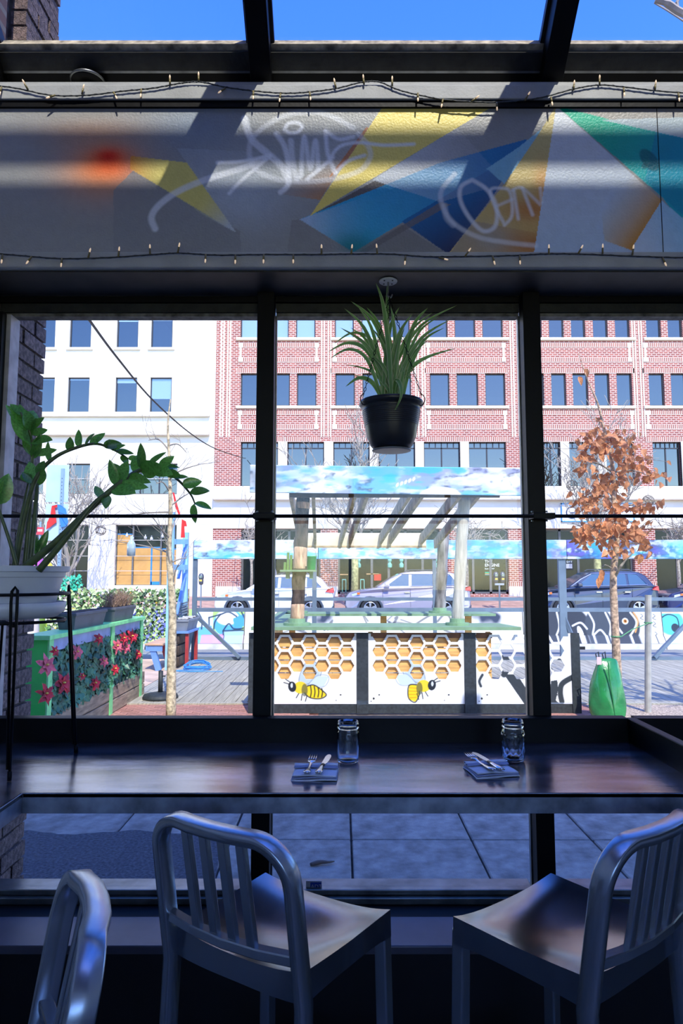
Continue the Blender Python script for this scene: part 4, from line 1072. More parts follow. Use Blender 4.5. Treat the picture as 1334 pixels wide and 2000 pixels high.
# the sign on the fascia and the lettering on the glass door
SB = mat('sign_blue_outline', (60, 150, 205), .5); NV = mat('sign_navy_letter', (30, 50, 90), .5)
sg = thing('fascia_sign', P(1094, 1020, YFB-.1), 'white shop sign with blue outline and navy letters on the cream fascia', 'sign')
ax_, bx_, za_, zb3 = fx(1094, 1000), fx(1237, 1000), fz(1020), fz(983)
MB().box(ax_, bx_, YFB-.1, YFB-.065, za_, zb3).build('panel', mat('sign_white', (235, 236, 240), .6), sg)
fr_ = MB(); e = .05
fr_.box(ax_, bx_, YFB-.12, YFB-.1, za_, za_+e).box(ax_, bx_, YFB-.12, YFB-.1, zb3-e, zb3).box(ax_, ax_+e, YFB-.12, YFB-.1, za_, zb3).box(bx_-e, bx_, YFB-.12, YFB-.1, za_, zb3).build('outline', SB, sg)
cx_, cz_ = fx(1116, 1000), fz(1001)
MB().tube([(cx_+.26*math.cos(q*math.pi/12), YFB-.12, cz_+.26*math.sin(q*math.pi/12)) for q in range(24)], .025, 5, closed=True).bar((cx_-.1, YFB-.12, cz_-.02), (cx_+.26, YFB-.12, cz_-.02), .03, .05).build('round_emblem', NV, sg)
text_mesh('lettering', 'S T   C A   T', .34, NV, (fx(1175, 1000), YFB-.105, fz(1001)), (1, 0, 0), (0, 0, 1), sg, .01)
WL = mat('white_vinyl_letter', (230, 240, 240), .5)
dl = thing('door_lettering', P(948, 1122, YFB+.26), 'white vinyl lettering with colour stripes on the glass shop door', 'sign')
ox, oz = fx(949, 1100), fz(1099)
text_mesh('lettering', 'THE', .19, WL, (ox, YFB+.255, oz), (1, 0, 0), (0, 0, 1), dl, .004); text_mesh('lettering', 'ENGINE', .19, WL, (ox, YFB+.255, oz-.17), (1, 0, 0), (0, 0, 1), dl, .004)
text_mesh('lettering', 'Built by MIT', .09, WL, (ox, YFB+.255, oz-.3), (1, 0, 0), (0, 0, 1), dl, .003)
for k, c_ in enumerate(((30, 170, 140), (60, 160, 90), (200, 110, 50), (60, 160, 170))): MB().box(ox, ox+.28, YFB+.258, YFB+.255, oz-.45-.035*k, oz-.418-.035*k).build('stripe', mat('stripe_%d' % k, c_, .5), dl)
nt_ = thing('door_notice', P(1108, 1108, YFB+.26), 'dark notice panel with white print on the shop window', 'sign')
MB().box(fx(1107, 1105), fx(1123, 1105), YFB+.24, YFB+.255, fz(1113), fz(1095)).build('panel', mat('notice_black', (20, 20, 24), .6), nt_)
MB().box(fx(1109, 1105), fx(1121, 1105), YFB+.235, YFB+.24, fz(1110), fz(1101)).build('print', mat('notice_grey', (170, 172, 176), .6), nt_)
text_mesh('lettering', 'EXIT', .13, WL, (fx(1110, 1105), YFB+.232, fz(1099)), (1, 0, 0), (0, 0, 1), nt_, .003)
# ------------------------------------------------------------------ parked cars
TYRE = mat('tyre_rubber', (36, 36, 38), .85); RIM = mat('alloy_rim', (205, 208, 212), .3, .8); CGL = mat('car_glass', (70, 100, 118), .05, .3, spec=.9)
CLAD = mat('grey_plastic_cladding', (72, 78, 86), .7); HL = mat('headlight_lens', (210, 218, 228), .1, .3, coat=.5); TL = mat('red_tail_lens', (200, 24, 30), .2, coat=.5); AMB = mat('amber_lens', (220, 110, 40), .3)
CHR = mat('chrome_trim', (215, 215, 218), .15, 1); UND = mat('car_underside', (20, 20, 22), .8)
def make_car(label, x0, y0, z0, paint, L, H, wb_, fo, prof='suv', glass=CGL):
    """front towards -X; x0 = front bumper"""
    t = thing('parked_car', (x0+L/2, y0, z0), label, 'car', rotz=0, local=True)
    t['group'] = 'cars parked across the street'
    W = 1.80; hw = W/2; hl = L/2
    bz = .625*H; hood = .615*H
    fw, rw = -hl+fo, -hl+fo+wb_
    wr = .345; ar = .415
    def arch(cx, n=9):
        return [(cx+ar*math.cos(math.pi-k*math.pi/n), .30+ar*math.sin(math.pi-k*math.pi/n)) for k in range(n+1)]
    low = [(-hl+.04, .30), (-hl+.12, .22)]
    outline = [(-hl+.1, .24)]+[(x, max(z, .24)) for x, z in arch(fw)]+[(x, max(z, .24)) for x, z in arch(rw)]+[(hl-.12, .26), (hl-.02, .42), (hl, .62), (hl-.04, bz-.06), (hl-.1, bz+.06)]
    top = [(hl-.16, bz+.09), (-hl+1.28, bz+.04), (-hl+1.1, hood+.03), (-hl+.5, hood-.05), (-hl+.14, hood-.14), (-hl+.03, hood-.30), (-hl, .42)]
    pl = outline+top
    def wy(x):  # plan rounding
        e = max(0, abs(x)-(hl-.55))/.55
        return hw-.16*e*e
    A = [(x, -wy(x), z) for x, z in pl]; B = [(x, wy(x), z) for x, z in pl]
    MB().prism(A, B).build('body', paint, t, bevel=.05, seg=3)
    # sill cladding and wheel-arch rims
    c = MB()
    for cx in (fw, rw):
        for s_ in (-1, 1):
            pts = [(cx+(ar+.02)*math.cos(a), s_*(hw-.01), .30+(ar+.02)*math.sin(a)) for a in [math.pi*k/10 for k in range(11)]]
            c.tube(pts, .045, 6)
    c.box(fw+ar, rw-ar, -hw-.005, hw+.005, .22, .36); c.box(-hl+.02, -hl+.3, -hw+.18, hw-.18, .2, .34); c.box(hl-.3, hl+.01, -hw+.2, hw-.2, .24, .46)
    c.build('cladding', CLAD, t)
    MB().box(-hl+.4, hl-.4, -hw+.12, hw-.12, .2, .5).build('underbody', UND, t)
    # greenhouse with tumblehome
    gb = bz+.02; gt = H-.03
    def gy(z): return hw-.06-(z-gb)/(gt-gb)*.2
    wx_, rx_ = (-hl+1.22, hl-.14) if prof == 'suv' else (-hl+1.3, hl-.35)
    side = [(wx_-.12, gb), (wx_+.36, gb+.55*(gt-gb)), (wx_+.80, gt-.05), (wx_+1.1, gt-.005), (wx_+1.7, gt+.015), (rx_-.8, gt), (rx_-.5, gt-.05), (rx_-.30, gt-.16), (rx_, gb)]
    MB().prism([(x, -gy(z), z) for x, z in side], [(x, gy(z), z) for x, z in side]).build('cabin', paint, t, bevel=.05, seg=3)
    ws = [(wx_+.07, gb+.05), (wx_+.74, gt-.08)]
    fa = MB(); o = .022
    fa.add([(ws[0][0]-o, -gy(ws[0][1])+.1, ws[0][1]), (ws[0][0]-o, gy(ws[0][1])-.1, ws[0][1]), (ws[1][0]-o, gy(ws[1][1])-.1, ws[1][1]), (ws[1][0]-o, -gy(ws[1][1])+.1, ws[1][1])], [(0, 1, 2, 3)])
    fa.build('windscreen', glass, t, solid=.01)
    # side windows, front to back
    x1, x2, x3 = wx_+1.02, wx_+2.0, rx_-.2
    zt2, zb2 = gt-.10, gb+.05
    polys = [[(wx_+.22, zb2), (x1+.02-.02, zb2), (x1+.02, zt2), (wx_+.78, zt2-.02)], [(x1+.1, zb2), (x2-.03, zb2), (x2-.03, zt2), (x1+.12, zt2)], [(x2+.05, zb2), (x3-.1, zb2+.06), (x3-.42, zt2-.03), (x2+.05, zt2)]]
    for pz in polys:
        for s_ in (-1, 1):
            MB().prism([(x, s_*(gy(z)+.004), z) for x, z in pz], [(x, s_*(gy(z)+.012), z) for x, z in pz]).build('side_window', glass, t)
    tr = MB()
    for s_ in (-1, 1): tr.tube([(wx_+.2, s_*(gy(zb2)+.014), zb2-.012), (x3-.1, s_*(gy(zb2)+.014), zb2+.045), (x3-.42, s_*(gy(zt2)+.014), zt2), (wx_+.78, s_*(gy(zt2)+.014), zt2+.01)], .012, 5)
    tr.build('window_trim', CHR, t)
    rr = MB()
    for s_ in (-1, 1): rr.tube([(wx_+1.0, s_*.6, gt), (wx_+1.1, s_*.6, gt+.05), (rx_-.85, s_*.6, gt+.05), (rx_-.75, s_*.6, gt)], .02, 6)
    rr.build('roof_rail', CLAD, t)
    for s_ in (-1, 1):
        MB().box(wx_+.16, wx_+.34, s_*(hw+.08)-.09, s_*(hw+.08)+.09, gb+.02, gb+.16).build('door_mirror', paint, t, bevel=.04)
        for xx in (x1-.16, x2-.14): MB().box(xx, xx+.2, s_*hw-.02 if s_ > 0 else s_*hw-.015, s_*hw+.015 if s_ > 0 else s_*hw+.02, bz-.16, bz-.125).build('door_handle', CHR, t)
        for xx in (x1+.05, wx_+.1, x2+.12): MB().box(xx, xx+.008, s_*hw-.004, s_*hw+.004, .38, bz-.02).build('door_seam', UND, t)
        hl_ = MB().prism([(-hl+.06, s_*(wy(-hl)-.02), hood-.31), (-hl+.5, s_*(hw-.03), hood-.2), (-hl+.5, s_*(hw-.03), hood-.12), (-hl+.1, s_*(wy(-hl)-.02), hood-.22)], [(-hl+.06, s_*(wy(-hl)+.03), hood-.31), (-hl+.5, s_*(hw+.006), hood-.2), (-hl+.5, s_*(hw+.006), hood-.12), (-hl+.1, s_*(wy(-hl)+.03), hood-.22)]).build('headlight', HL, t)
        MB().box(-hl+.42, -hl+.52, s_*hw-.014, s_*hw+.014, hood-.2, hood-.13).build('indicator', AMB, hl_)
        MB().prism([(hl-.3, s_*(hw-.06), bz-.06), (hl+.0, s_*(wy(hl)-.02), bz-.1), (hl-.03, s_*(wy(hl)-.02), bz+.07), (hl-.2, s_*(hw-.06), bz+.05)], [(hl-.3, s_*(hw-.015), bz-.06), (hl+.0, s_*(wy(hl)+.03), bz-.1), (hl-.03, s_*(wy(hl)+.03), bz+.07), (hl-.2, s_*(hw-.015), bz+.05)]).build('tail_light', TL, t)
    g = MB().box(-hl-.012, -hl+.1, -.45, .45, .5, hood-.22).build('grille', CLAD, t)
    MB().box(-hl-.02, -hl, -.5, .5, .44, .47).build('grille_bar', CHR, g)
    for cx in (fw, rw):
        for s_ in (-1, 1):
            yy = s_*(hw-.11)
            vs = [(cx, yy, .345)]
            tm = MB()
            def disc(mb, prof_):
                n = 28; vs = []; fs = []
                for (r_, d) in prof_:
                    for k in range(n):
                        a = 2*math.pi*k/n; vs.append((cx+r_*math.cos(a), yy+s_*d, .345+r_*math.sin(a)))
                for i in range(len(prof_)-1):
                    for k in range(n): fs.append((i*n+k, i*n+(k+1) % n, (i+1)*n+(k+1) % n, (i+1)*n+k))
                fs.append(tuple((len(prof_)-1)*n+k for k in range(n)))
                mb.add(vs, fs); return mb
            wl = disc(MB(), [(.2, -.1), (wr-.02, -.1), (wr, -.07), (wr, .08), (wr-.03, .11), (.225, .112), (.215, .06), (.0, .06)]).build('wheel', TYRE, t, smooth=True)
            sp = MB()
            for k in range(5):
                for dd in (-.13, .13):
                    a = 2*math.pi*k/5+dd+.3; b_ = 2*math.pi*k/5+dd*.5+.3
                    sp.bar((cx+.04*math.cos(b_), yy+s_*.095, .345+.04*math.sin(b_)), (cx+.212*math.cos(a), yy+s_*.10, .345+.212*math.sin(a)), .034, .03, (0, 1, 0))
            sp.tube([(cx+.212*math.cos(q*math.pi/14), yy+s_*.1, .345+.212*math.sin(q*math.pi/14)) for q in range(28)], .016, 6, closed=True)
            sp.tube([(cx, yy+s_*.08, .345), (cx, yy+s_*.115, .345)], .045, 10)
            sp.build('rim', RIM, wl)
    return t
YC = 25.
def cpaint(n, c, metal=.3): return mat(n, c, .25, metal, coat=.6)
make_car('small white suv parked at the far kerb', P(417, 1150, YC-.9).x, YC, .05, cpaint('white_car_paint', (222, 224, 228), .05), 4.22, 1.55, 2.57, .84)
make_car('silver-lilac suv parked at the far kerb', P(674, 1150, YC-.9).x, YC, .05, cpaint('lilac_silver_paint', (176, 168, 182), .5), 4.45, 1.66, 2.62, .88)
make_car('dark navy suv with silver roof rails behind the brown-leaved oak', P(1049, 1150, YC-.9).x, YC, .05, cpaint('navy_car_paint', (48, 60, 84), .4), 4.35, 1.68, 2.67, .90)
make_car('blue car with a honeycomb grille behind the navy suv', P(1049, 1150, YC-.9).x+4.6, YC, .05, cpaint('blue_car_paint', (40, 46, 92), .4), 4.5, 1.60, 2.7, .9)
# ------------------------------------------------------------------ parking meters
MTR = mat('meter_grey', (96, 100, 108), .4, .5); MPOST = mat('meter_post', (160, 164, 166), .4, .6); YEL = mat('meter_yellow_label', (225, 190, 80), .5)
def meter_head(mb_parent, x, y, z):
    h = MB().lathe([(.05, 0), (.085, .03), (.095, .12), (.09, .22), (.105, .26), (.11, .32), (.09, .40), (.05, .44), (.005, .45)], 14, (x, y, z)).build('meter_head', MTR, mb_parent, smooth=True)
    MB().box(x-.05, x+.05, y-.105, y-.085, z+.13, z+.2).build('label', YEL, h); MB().box(x-.05, x+.05, y-.112, y-.09, z+.27, z+.35).build('display', CGL, h)
mx_ = P(976, 1180, 26.9)
mt = thing('parking_meter', (mx_.x, 26.9, .22), 'double headed grey parking meter in front of the glass shop door', 'parking meter')
MB().tube([(mx_.x, 26.9, .22), (mx_.x, 26.9, 1.18)], .035, 10).build('post', MPOST, mt); MB().box(mx_.x-.18, mx_.x+.18, 26.84, 26.96, 1.16, 1.24).build('bracket', MPOST, mt)
for s_ in (-.13, .13): meter_head(mt, mx_.x+s_, 26.9, 1.24)
mx_ = P(392, 1180, 26.9)
mt = thing('parking_meter', (mx_.x, 26.9, .22), 'single grey parking meter in front of the pale stone building', 'parking meter')
MB().tube([(mx_.x, 26.9, .22), (mx_.x, 26.9, 1.18)], .035, 10).build('post', MPOST, mt); meter_head(mt, mx_.x, 26.9, 1.18)
# ------------------------------------------------------------------ painted concrete barriers
BARR = mat('barrier_concrete', (214, 212, 206), .9, 0, .1, 4); VB = vmat('barrier_graffiti', .8)
YB = 15.
def barrier(x0, paint_fn, label):
    L_ = 2.98; t = thing('traffic_barrier', (x0+L_/2, YB, -.05), label, 'barrier', 'concrete barriers along the road')
    pr = [(-.3, -.05), (-.3, .08), (-.16, .24), (-.09, .78), (.09, .78), (.16, .24), (.3, .08), (.3, -.05)]
    MB().prism([(x0, YB+y, z) for y, z in pr], [(x0+L_, YB+y, z) for y, z in pr]).build('barrier_body', BARR, t, bevel=.01)
    MB().box(x0+.9, x0+1.25, YB-.31, YB-.29, -.05, .02).build('drain_slot', UND, t)
    c = Canvas(L_, .56, .012, (225, 225, 222)); paint_fn(c)
    sl = Vector((0, .07, .54)); sl.normalize()
    c.build('graffiti', VB, (x0, YB-.168, .24), (1, 0, 0), sl, t)
    c3 = Canvas(L_, .215, .02, (150, 150, 150)); c3.img[:] = c.img[0][None, :int(c3.nx)].mean(axis=1, keepdims=True)*.9
    for i in range(c3.nx): c3.img[:, i] = c.img[0, min(c.nx-1, int(i*c.nx/c3.nx))]
    d3 = Vector((0, .14, .16)); d3.normalize()
    c3.build('graffiti_foot', VB, (x0, YB-.306, .085), (1, 0, 0), d3, t)
def g_green(c):
    c.mix(np.ones(c.U.shape), (178, 222, 120)); c.blob((.35, .4), .3, .4, (240, 245, 250), .9, 0, 3)
    def q(x, y): p = P(x, y, YB-.13); return (p.x-gx0, (p.z-.24))
    c.poly([q(385, 1192), q(415, 1192), q(418, 1265), q(380, 1265)], (225, 240, 250)); c.poly([q(384, 1225), q(414, 1222), q(418, 1265), q(380, 1265)], (110, 185, 230))
    c.blob(q(446, 1216), .33, .30, (90, 175, 230), 1, 0, 8); c.blob(q(444, 1206), .26, .17, (235, 245, 252), 1, 0, 5); c.blob(q(460, 1245), .40, .12, (205, 150, 215), .95, 0, 5)
    c.poly([q(455, 1208), q(478, 1198), q(482, 1222), q(458, 1226)], (80, 165, 225)); c.poly([q(392, 1240), q(480, 1236), q(480, 1252), q(392, 1254)], (200, 150, 215), .9)
    c.poly([q(436, 1232), q(480, 1232), q(468, 1250), q(440, 1250)], (170, 205, 235)); c.blob(q(448, 1246), .1, .03, (150, 210, 110), 1, 0, 4)
    for s_ in ([(408, 1206), (430, 1200), (446, 1195), (462, 1204)], [(470, 1192), (482, 1222), (458, 1228), (447, 1218), (436, 1232)], [(418, 1228), (420, 1214), (430, 1200)], [(436, 1232), (482, 1232), (470, 1250), (442, 1252), (436, 1232)], [(386, 1195), (394, 1210), (394, 1228)], [(408, 1206), (409, 1230)]):
        c.stroke([q(*z_) for z_ in s_], .035, (40, 60, 80), .95, .012)
def g_white(c):
    n = c.noise(2.5, 20+int(gx0), 3); c.mix(np.clip((n-.5)*3, 0, 1)*.5, (232, 220, 170)); c.mix(np.clip((.42-n)*5, 0, 1), (60, 70, 90))
    rq = random.Random(int(gx0*10))
    for k in range(6):
        x = rq.uniform(.2, 2.7); c.stroke([(x+rq.uniform(-.25, .25), rq.uniform(.05, .5)) for _ in range(4)], rq.uniform(.025, .06), (58, 62, 72), .75, .02)
def g_black(c):
    def q(x, y): p = P(x, y, YB-.13); return (p.x-gx0, (p.z-.24))
    c.mix(np.ones(c.U.shape), (222, 222, 220))
    c.blob(q(1115, 1222), .42, .42, (56, 62, 72), 1, 0, 6); c.blob(q(1170, 1222), .32, .42, (70, 78, 88), 1, 0, 6); c.blob(q(1220, 1222), .34, .42, (60, 66, 76), 1, 0, 6); c.blob(q(1080, 1222), .2, .4, (62, 68, 78), 1, 0, 6)
    c.poly([q(1076, 1248), q(1258, 1244), q(1258, 1285), q(1076, 1285)], (205, 206, 208), .7)
    for s_ in ([(1118, 1222), (1134, 1216), (1146, 1228)], [(1150, 1196), (1160, 1218), (1157, 1240), (1172, 1230), (1186, 1248)], [(1183, 1196), (1192, 1220), (1190, 1240), (1200, 1220), (1214, 1236)], [(1088, 1196), (1092, 1222), (1086, 1240)], [(1232, 1196), (1243, 1214), (1236, 1232), (1226, 1245)]):
        c.stroke([q(*z_) for z_ in s_], .035, (238, 240, 242), 1, .012)
    c.blob(q(1133, 1236), .06, .16, (240, 242, 244), 1, .3, 5); c.stroke([q(1238, 1196), q(1246, 1212), q(1240, 1234)], .03, (240, 170, 90), .9, .02)
    c.blob(q(1221, 1213), .07, .07, (245, 240, 230), 1, 0, 6); c.blob(q(1221, 1213), .045, .045, (210, 130, 50), 1, 0, 6); c.blob(q(1221, 1213), .02, .02, (30, 20, 15), 1, 0, 6)
    for (x, y) in ((1252, 1203), (1276, 1203), (1276, 1218), (1278, 1238)):
        c.stroke([q(x, y-4), q(x+4, y), q(x-1, y+4), q(x+5, y+7)], .015, (20, 20, 26), .95, .008)
def g_teal(c):
    def q(x, y): p = P(x, y, YB-.13); return (p.x-gx0, (p.z-.24))
    c.mix(np.ones(c.U.shape), (228, 228, 226)); c.blob(q(1310, 1215), .3, .3, (90, 205, 215), 1, 0, 4); c.blob(q(1318, 1226), .09, .1, (50, 60, 72), 1, 0, 5); c.blob(q(1340, 1240), .25, .2, (235, 240, 240), 1, 0, 4)
    for s_ in ([(1288, 1230), (1290, 1210), (1305, 1200), (1322, 1206), (1326, 1225)], [(1286, 1238), (1294, 1262)]): c.stroke([q(*z_) for z_ in s_], .03, (40, 48, 60), .95, .012)
    c.stroke([q(1288, 1200), q(1290, 1196), q(1334, 1196)], .05, (240, 160, 90), .7, .03)
for k, (fn_, lb) in enumerate(((g_green, 'concrete barrier with green, blue and purple graffiti lettering'), (g_white, 'white concrete barrier with yellow and dark scribbles behind the bar end'), (g_white, 'concrete barrier with cream and dark scribbles seen under the pergola'), (g_black, 'concrete barrier with black round graffiti letters and an orange eye'), (g_teal, 'concrete barrier with a teal graffiti shape behind the steel stake'))):
    gx0 = -5.08+3*k; barrier(gx0, fn_, lb)
# ------------------------------------------------------------------ sign post, flags, cable, person
SIGNB = mat('sign_back_aluminium', (188, 214, 232), .45, .2, .05, 3); GALV = mat('galvanised_post', (150, 176, 200), .5, .4)
YS = 13.
sp_ = P(113, 1150, YS)
so = thing('street_sign', (sp_.x, YS, 0), 'tall galvanised post with the backs of two stacked sign plates', 'street sign')
pst = MB().box(sp_.x-.03, sp_.x+.03, YS, YS+.03, 0, P(115, 915, YS).z).build('post', GALV, so)
for k in range(42): MB().box(sp_.x-.007, sp_.x+.007, YS-.003, YS, .5+k*.07, .514+k*.07).build('post_hole', UND, pst)
for (a, b, c, d) in ((89, 136, 981, 908), (87, 134, 1056, 984)):
    p0, p1 = P(a, c, YS+.04), P(b, d, YS+.04)
    MB().box(p0.x, p1.x, YS+.03, YS+.04, p0.z, p1.z).build('sign_plate', SIGNB, so, bevel=.04)
for (a, b, m, lb) in (([(101, 988), (113, 985), (113, 990), (107, 992), (110, 1020), (102, 1026), (97, 1030), (90, 1034), (92, 1020), (98, 1008)], 0, mat('red_flag_cloth', (222, 52, 50), .8), 'small red flag tied to the street sign post'), ([(112, 988), (112, 985), (119, 987), (128, 994), (133, 1020), (128, 1028), (119, 1030)], 0, mat('blue_flag_cloth', (60, 130, 205), .8), 'small blue flag tied to the street sign post')):
    A = [P(x, y, YS-.014+.008*math.sin(y*.4)) for x, y in a]; B = [p+Vector((0, .012, 0)) for p in A]
    f_ = MB().prism(A, B).build('pennant_flag', m); tag(f_, lb, 'flag')
rs = P(78, 1037, 22)
nps = thing('no_parking_sign', (rs.x, 22, 0), 'small red and white street sign on a thin post', 'street sign')
MB().tube([(rs.x, 22.02, 0), (rs.x, 22.02, rs.z+.3)], .03, 8).build('post', GALV, nps); pl_ = MB().box(rs.x-.1, rs.x+.13, 21.97, 21.99, rs.z-.12, rs.z+.12).build('plate', mat('red_sign', (215, 60, 70), .5), nps)
MB().box(rs.x-.06, rs.x+.09, 21.965, 21.97, rs.z-.02, rs.z+.05).build('print', WL, pl_)
cb = MB().tube(smoothpath([P(150, 592, 5.5), P(168, 616, 6), P(230, 700, 8), P(300, 783, 11), P(370, 845, 15), P(420, 876, 19), P(470, 893, 24), P(480, 895, 30.9)], 6), [.010]*42+[.012]*1, 6) if False else MB().tube(smoothpath([P(150, 592, 5.5), P(168, 616, 6), P(230, 700, 8), P(300, 783, 11), P(370, 845, 15), P(420, 876, 19), P(470, 893, 24), P(480, 895, 30.9)], 6), .014, 6)
tag(cb.build('overhead_cable', BLK, smooth=True), 'black overhead cable sagging down to the brick building', 'cable')
# person walking behind the white car
pc = P(534, 1120, 28.6); gz = .38
pe = thing('person', (pc.x, 28.6, gz), 'bald person in a grey jacket walking behind the white suv', 'person', local=True)
def skin_body():
    me = bpy.data.meshes.new('body')
    j = {'pel': (0, 0, .95), 'ch': (0, 0, 1.28), 'nk': (0, 0, 1.47), 'hd': (-.02, -.01, 1.6), 'ht': (-.02, 0, 1.70), 'sl': (-.02, -.19, 1.4), 'el': (.03, -.25, 1.12), 'hl': (-.1, -.24, .9), 'sr': (.0, .19, 1.4), 'er': (.08, .25, 1.12), 'hr': (.0, .26, .88), 'kl': (-.12, -.1, .5), 'fl': (-.05, -.1, .06), 'tl': (-.2, -.1, .03), 'kr': (.08, .1, .5), 'fr': (.2, .1, .08), 'tr': (.08, .1, .03)}
    e = [('pel', 'ch'), ('ch', 'nk'), ('nk', 'hd'), ('hd', 'ht'), ('ch', 'sl'), ('sl', 'el'), ('el', 'hl'), ('ch', 'sr'), ('sr', 'er'), ('er', 'hr'), ('pel', 'kl'), ('kl', 'fl'), ('fl', 'tl'), ('pel', 'kr'), ('kr', 'fr'), ('fr', 'tr')]
    r_ = {'pel': .16, 'ch': .19, 'nk': .06, 'hd': .10, 'ht': .08, 'sl': .08, 'el': .055, 'hl': .035, 'sr': .08, 'er': .055, 'hr': .035, 'kl': .075, 'fl': .045, 'tl': .035, 'kr': .075, 'fr': .045, 'tr': .035}
    ks = list(j); me.from_pydata([j[k] for k in ks], [(ks.index(a), ks.index(b)) for a, b in e], [])
    o = bpy.data.objects.new('body', me); COL.objects.link(o); finish(o, (0, 0, 0), None, pe)
    sk = o.modifiers.new('skin', 'SKIN')
    if not me.skin_vertices: me.skin_vertices.new()
    for i, k in enumerate(ks):
        me.skin_vertices[0].data[i].radius = (r_[k], r_[k])
    me.skin_vertices[0].data[0].use_root = True
    o.modifiers.new('sub', 'SUBSURF').levels = 2
    m, N, L, b = newmat('person_clothes_and_skin')
    tc = N.new('ShaderNodeTexCoord'); s_ = N.new('ShaderNodeSeparateXYZ'); L.new(tc.outputs['Object'], s_.inputs[0])
    cr = N.new('ShaderNodeValToRGB'); mr = N.new('ShaderNodeMath'); mr.operation = 'DIVIDE'; mr.inputs[1].default_value = 1.8
    L.new(s_.outputs['Z'], mr.inputs[0]); L.new(mr.outputs[0], cr.inputs[0]); cr.color_ramp.interpolation = 'CONSTANT'
    el = cr.color_ramp.elements; el[0].position = 0; el[0].color = (*lin((40, 44, 60)), 1); el[1].position = .5; el[1].color = (*lin((128, 134, 150)), 1)
    q = el.new(.815); q.color = (*lin((215, 160, 140)), 1)
    L.new(cr.outputs[0], b.inputs['Base Color']); b.inputs['Roughness'].default_value = .8
    me.materials.append(m)
skin_body()
# ------------------------------------------------------------------ street bar with honeycomb front
GRN = mat('sage_green_paint', (126, 158, 122), .55, 0, .08, 6, .1, 60); PBLK = mat('chipped_black_board', (44, 50, 54), .6, 0, .25, 30); PINE = mat('orange_pine_plank', (228, 170, 100), .65, 0, .16, 3, .1, 40, stretch=(1, 1, 9), rand=.08)
VP = vmat('painted_panel', .55)
YP = 7.7
pb = thing('street_bar', (.55, 9.2, 0), 'street bar with white honeycomb front panels and sage green counter', 'bar')
xp = [P(x, 1300, YP).x for x in (497, 708, 918, 1127)]
zpt, zpb2 = P(667, 1237, YP).z, P(667, 1375, YP).z
for i, x in enumerate(xp): MB().box(x-.064, x+.064 if i < 3 else x+.03, YP-.02, YP+.03, .0, zpt+.005).build('post', PBLK, pb)
MB().box(xp[0], xp[3], YP-.005, YP+.045, .0, zpb2).build('base_board', PBLK, pb)
hexR = .0925; hh_ = math.sqrt(3)/2*hexR
def hexpts(cx, cy, r): return [(cx+r*math.cos(math.pi/3*k), cy+r*math.sin(math.pi/3*k)) for k in range(6)]
def bee(c, cx, cy, s, flip, dive=0):
    def q(x, y): return (cx+flip*x*s, cy+y*s)
    f = flip
    wing = [q(-.03, .02), q(.12, .08), q(.17, .20), q(.08, .30), q(-.02, .28), q(-.10, .08)]
    c.poly(wing, (186, 202, 220)); c.stroke(wing+[wing[0]], .012, (110, 130, 150), .8, .008)
    w2_ = [q(.0, .01), q(.20, .0), q(.26, .12), q(.12, .13)]; c.poly(w2_, (200, 214, 228)); c.stroke(w2_+[w2_[0]], .010, (120, 140, 160), .7, .008)
    ab = [q(-.02, .0), q(.08, .02), q(.19, -.05), q(.23, -.10), q(.16, -.14), q(.04, -.13), q(-.03, -.07)]
    if dive: ab = [q(-.02, .0), q(.09, -.0), q(.11, -.10), q(.09, -.17), q(.02, -.2), q(-.03, -.10)]
    c.poly(ab, (242, 208, 30)); c.stroke(ab+[ab[0]], .014, (25, 25, 28), .95, .006)
    for k in range(4):
        t = .05+.045*k
        if dive: c.stroke([q(-.02+.01*k, -.04-.035*k), q(.095, -.03-.04*k)], .012, (214, 160, 20), .9, .006)
        else: c.stroke([q(t-.01, .015-.012*k), q(t, -.06), q(t-.01, -.12)], .014, (25, 25, 28), .95, .005)
    c.blob(q(-.08, -.01), .085*s, .075*s, (240, 206, 50), 1, 0, 6); c.blob(q(-.03, -.04), .04*s, .08*s, (70, 80, 50), .8, 0, 4)
    c.blob(q(-.18, .0), .05*s, .065*s, (30, 36, 44), 1, .2*f, 8); c.blob(q(-.185, .015), .015*s, .03*s, (210, 215, 220), 1, 0, 5)
    for (a, b) in (((-.2, .05), (-.26, .09)), ((-.21, .03), (-.28, .05)), ((-.1, -.08), (-.13, -.13)), ((-.06, -.09), (-.07, -.16)), ((-.0, -.1), (-.02, -.17))): c.stroke([q(*a), q(*b)], .012*s, (30, 34, 40), 1, .005)
